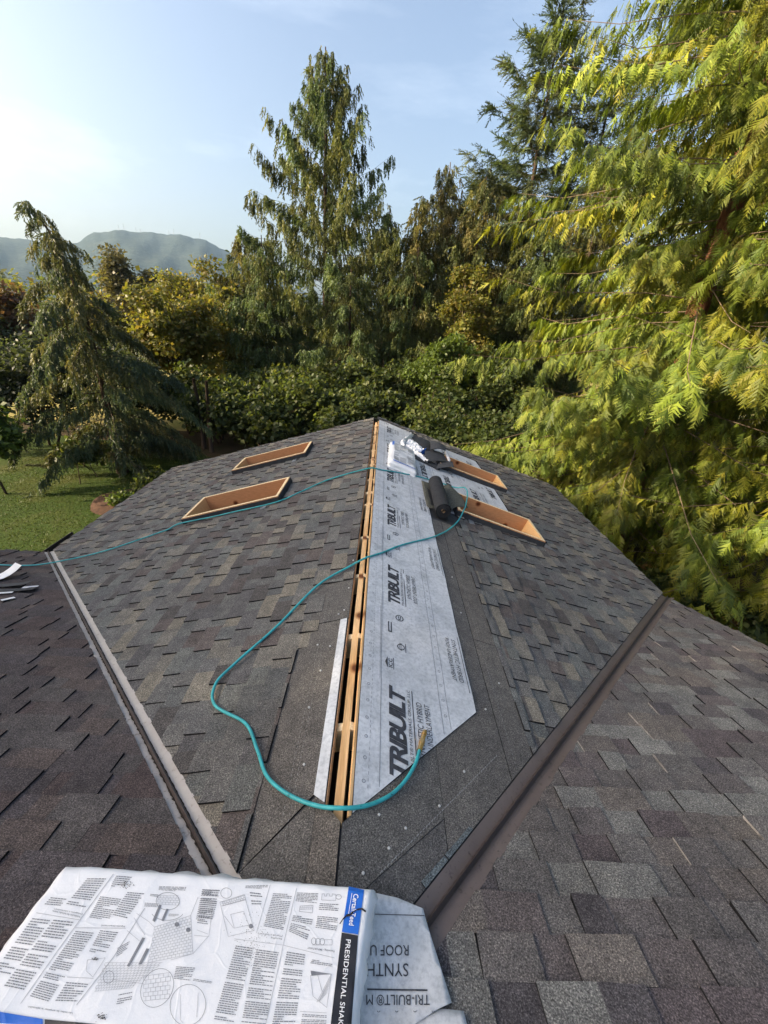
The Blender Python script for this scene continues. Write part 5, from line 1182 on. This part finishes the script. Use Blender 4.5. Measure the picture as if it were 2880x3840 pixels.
for i, (x, y, h, rx, lab) in enumerate(((2.0, 14.6, 2.9, 1.5, 'dark laurel below the stump, left of its neighbours'), (3.9, 14.4, 3.2, 1.6, 'dark laurel in the middle behind the right rake'), (5.6, 15.6, 3.6, 1.6, 'dark laurel under the cedar branch tips'), (3.2, 17.5, 4.0, 1.5, 'dark laurel behind the others below the bright vine maple'), (5.8, 19.0, 5.0, 1.9, 'tallest dark laurel left of the cedars'))):
    bl_('laurel_shrub', lab, x, y, h, rx, LD + [(.060, .088, .026)], 240 + i, 50, 1900, LS, lobe_r=(.25, .65), tr=.05, stems=3, rz=h * .46, cz=h * .52, group=gl_, cat='shrub')
for i, (x, y, h, lab) in enumerate(((5.6, 6.4, .7, 'low fern clump nearest the right valley foot'), (7.0, 5.4, .8, 'low fern clump at the right picture edge'), (6.6, 7.6, .9, 'low fern clump under the nearest cedar'), (8.6, 6.4, 1.0, 'low fern clump under the right-edge cedar'), (5.4, 8.2, .8, 'low fern clump below the right eave'), (9.4, 4.6, 1.0, 'low fern clump farthest right'))):
    bl_('fern_clump', lab, x, y, h, .9, LD, 280 + i, 9, 380, LS, lobe_r=(.3, .5), tr=.012, stems=4, rz=h * .4, cz=h * .5, cat='fern', twig=False, group='ferns right of the house')
gd_ = 'dark hedge trees left of the deodar'
for i, (x, y, h, rx, lab) in enumerate(((-15.6, 15.2, 4.4, 1.9, 'dark hedge tree at the left picture edge'), (-13.2, 16.6, 4.7, 1.9, 'dark hedge tree behind the small fruit tree'), (-11.0, 17.6, 4.4, 1.8, 'dark hedge tree touching the deodar'), (-16.0, 18.0, 5.0, 2.0, 'dark hedge tree below the reddish maple'))):
    bl_('hedge_tree', lab, x, y, h, rx, [(.045, .062, .035), (.055, .072, .040), (.038, .052, .032)], 260 + i, 50, 2100, LS, lobe_r=(.3, .75), tr=.06, stems=3, rz=h * .46, cz=h * .52, group=gd_)
bl_('fruit_tree', 'small green fruit tree alone on the lawn at the left edge', -11.55, 11.5, 2.6, 1.0, LB[:1] + [(.06, .095, .028)], 270, 12, 900, LS, lobe_r=(.3, .55), tr=.05, rz=.75)
bl_('garden_shrub', 'low dark shrub in the mulch bed by the eave', -7.15, 11.75, .8, .55, LD, 271, 8, 420, LS, lobe_r=(.2, .35), tr=.02, stems=3, rz=.3, cz=.45, cat='shrub', twig=False, cl_scale=.7)
bl_('garden_shrub', 'tiny yellowish shrub at the front of the mulch bed', -7.55, 11.0, .42, .32, LB, 272, 6, 220, LS, lobe_r=(.12, .22), tr=.012, stems=3, rz=.16, cz=.28, cat='shrub', twig=False, cl_scale=.55)
bl_('garden_shrub', 'small bare-stemmed shrub on the lawn under the deodar tips', -10.4, 13.3, 1.0, .5, LD, 273, 6, 160, LS, lobe_r=(.2, .3), tr=.022, stems=4, rz=.25, cz=.85, cat='shrub', twig=False)
# slim trunks on the edge of the meadow
for i, (x, y, lab) in enumerate(((-7.75, 17.3, 'leaning slim trunk on the meadow edge, left of two'), (-7.25, 16.9, 'straight slim trunk on the meadow edge, right of two'))):
    o = mesh('bare_trunk', *tube([(x, y, 0), (x + .05, y, 1.4), (x - .08 + .2 * i, y + .05, 3.0)], [.11, .09, .06], 8), M_bark, smooth=True); tag(o, lab, 'trunk', 'slim trunks at the meadow edge')
# snag beside the gable
sx, sy = 1.95, 18.2
sn = empty('tree_snag', (sx, sy, 0)); tag(sn, 'broken orange-brown tree snag right of the roof apex', 'snag')
P = [(sx, sy, 0), (sx + .03, sy, 1.1), (sx, sy, 2.15)]; mesh('trunk', *tube(P, [.30, .26, .20], 12), M_barkr, sn, smooth=True)
r_ = np.random.default_rng(77); Vv, Ff = [], []
for i in range(9):
    a = i * .7; x0, y0 = sx + .15 * math.cos(a), sy + .15 * math.sin(a); hh = r_.uniform(.1, .45); v, f = tube([(x0, y0, 2.0), (x0 + .02, y0, 2.1 + hh)], [.05, .008], 4); Ff += [[k + len(Vv) for k in q] for q in f]; Vv += [tuple(p) for p in v]
tag(mesh('splinters', Vv, Ff, M_barkp, sn), kind='stuff')
# trees beyond the left edge of the picture whose shade falls over the roof
gs = 'garden trees left of the picture'
for i, (x, y, h, lab) in enumerate(((-17.0, .1, 14.4, 'nearest tall garden tree left of the house'), (-18.0, 3.6, 14.0, 'tall garden tree left of the house, farthest of the row'), (-16.5, -3.9, 14.4, 'tall garden tree left of the house beside the camera'), (-20.5, -1.8, 15.6, 'tall garden tree behind the left row'))):
    bl_('garden_tree', lab, x, y, h, 2.9, LD + LG[:1], 300 + i, 44, 1900, LX, lobe_r=(1.0, 1.6), tr=.25, rz=h * .46, cz=h * .54, group=gs)
# far wood closing the horizon
r_ = np.random.default_rng(400); n = 3600
fx = r_.uniform(-120, 110, n); fy = r_.uniform(58, 110, n) - .12 * np.abs(fx); topz = 7.5 + 2.0 * np.sin(fx * .21) + 1.6 * np.sin(fx * .53 + fy * .2) + r_.normal(0, .6, n)
fz = np.maximum(.5, topz * r_.random(n) ** .6); a = r_.uniform(0, 6.28, n); cc = np.array(LG + LD + G2); C = cc[r_.integers(0, len(cc), n)] * r_.uniform(.7, 1.2, (n, 1))
V, F, Cv = multi([T_leafs(6, 1.0, 1.7, s) for s in range(3)], np.c_[fx, fy, fz], np.c_[np.cos(a), np.sin(a), a * 0], np.tile((0, 0, 1.0), (n, 1)) + r_.normal(0, .3, (n, 3)), np.ones(n), C, r_); V[:, 2] = np.maximum(V[:, 2], .02)
tag(bigmesh('distant_wood', V, F, M_leaf, None, Cv), 'far belt of mixed woodland closing the view under the mountain', 'woodland', kind='stuff')
# ------------------------------------------------------------------ the air
def haze_box():
    m = bpy.data.materials.new('haze_air'); m.use_nodes = True; nt = m.node_tree; nt.nodes.remove(nt.nodes['Principled BSDF'])
    v = nt.nodes.new('ShaderNodeVolumePrincipled'); v.inputs['Color'].default_value = (.48, .72, 1, 1); v.inputs['Density'].default_value = HAZE; v.inputs['Anisotropy'].default_value = .1
    nt.links.new(v.outputs[0], nt.nodes['Material Output'].inputs['Volume'])
    V, F = box(-3700, 3700, -60, 3700, -1, 400); tag(mesh('haze', V, F, m), 'thin blue summer haze in the valley air', 'haze', kind='stuff')
HAZE = .00010
haze_box()
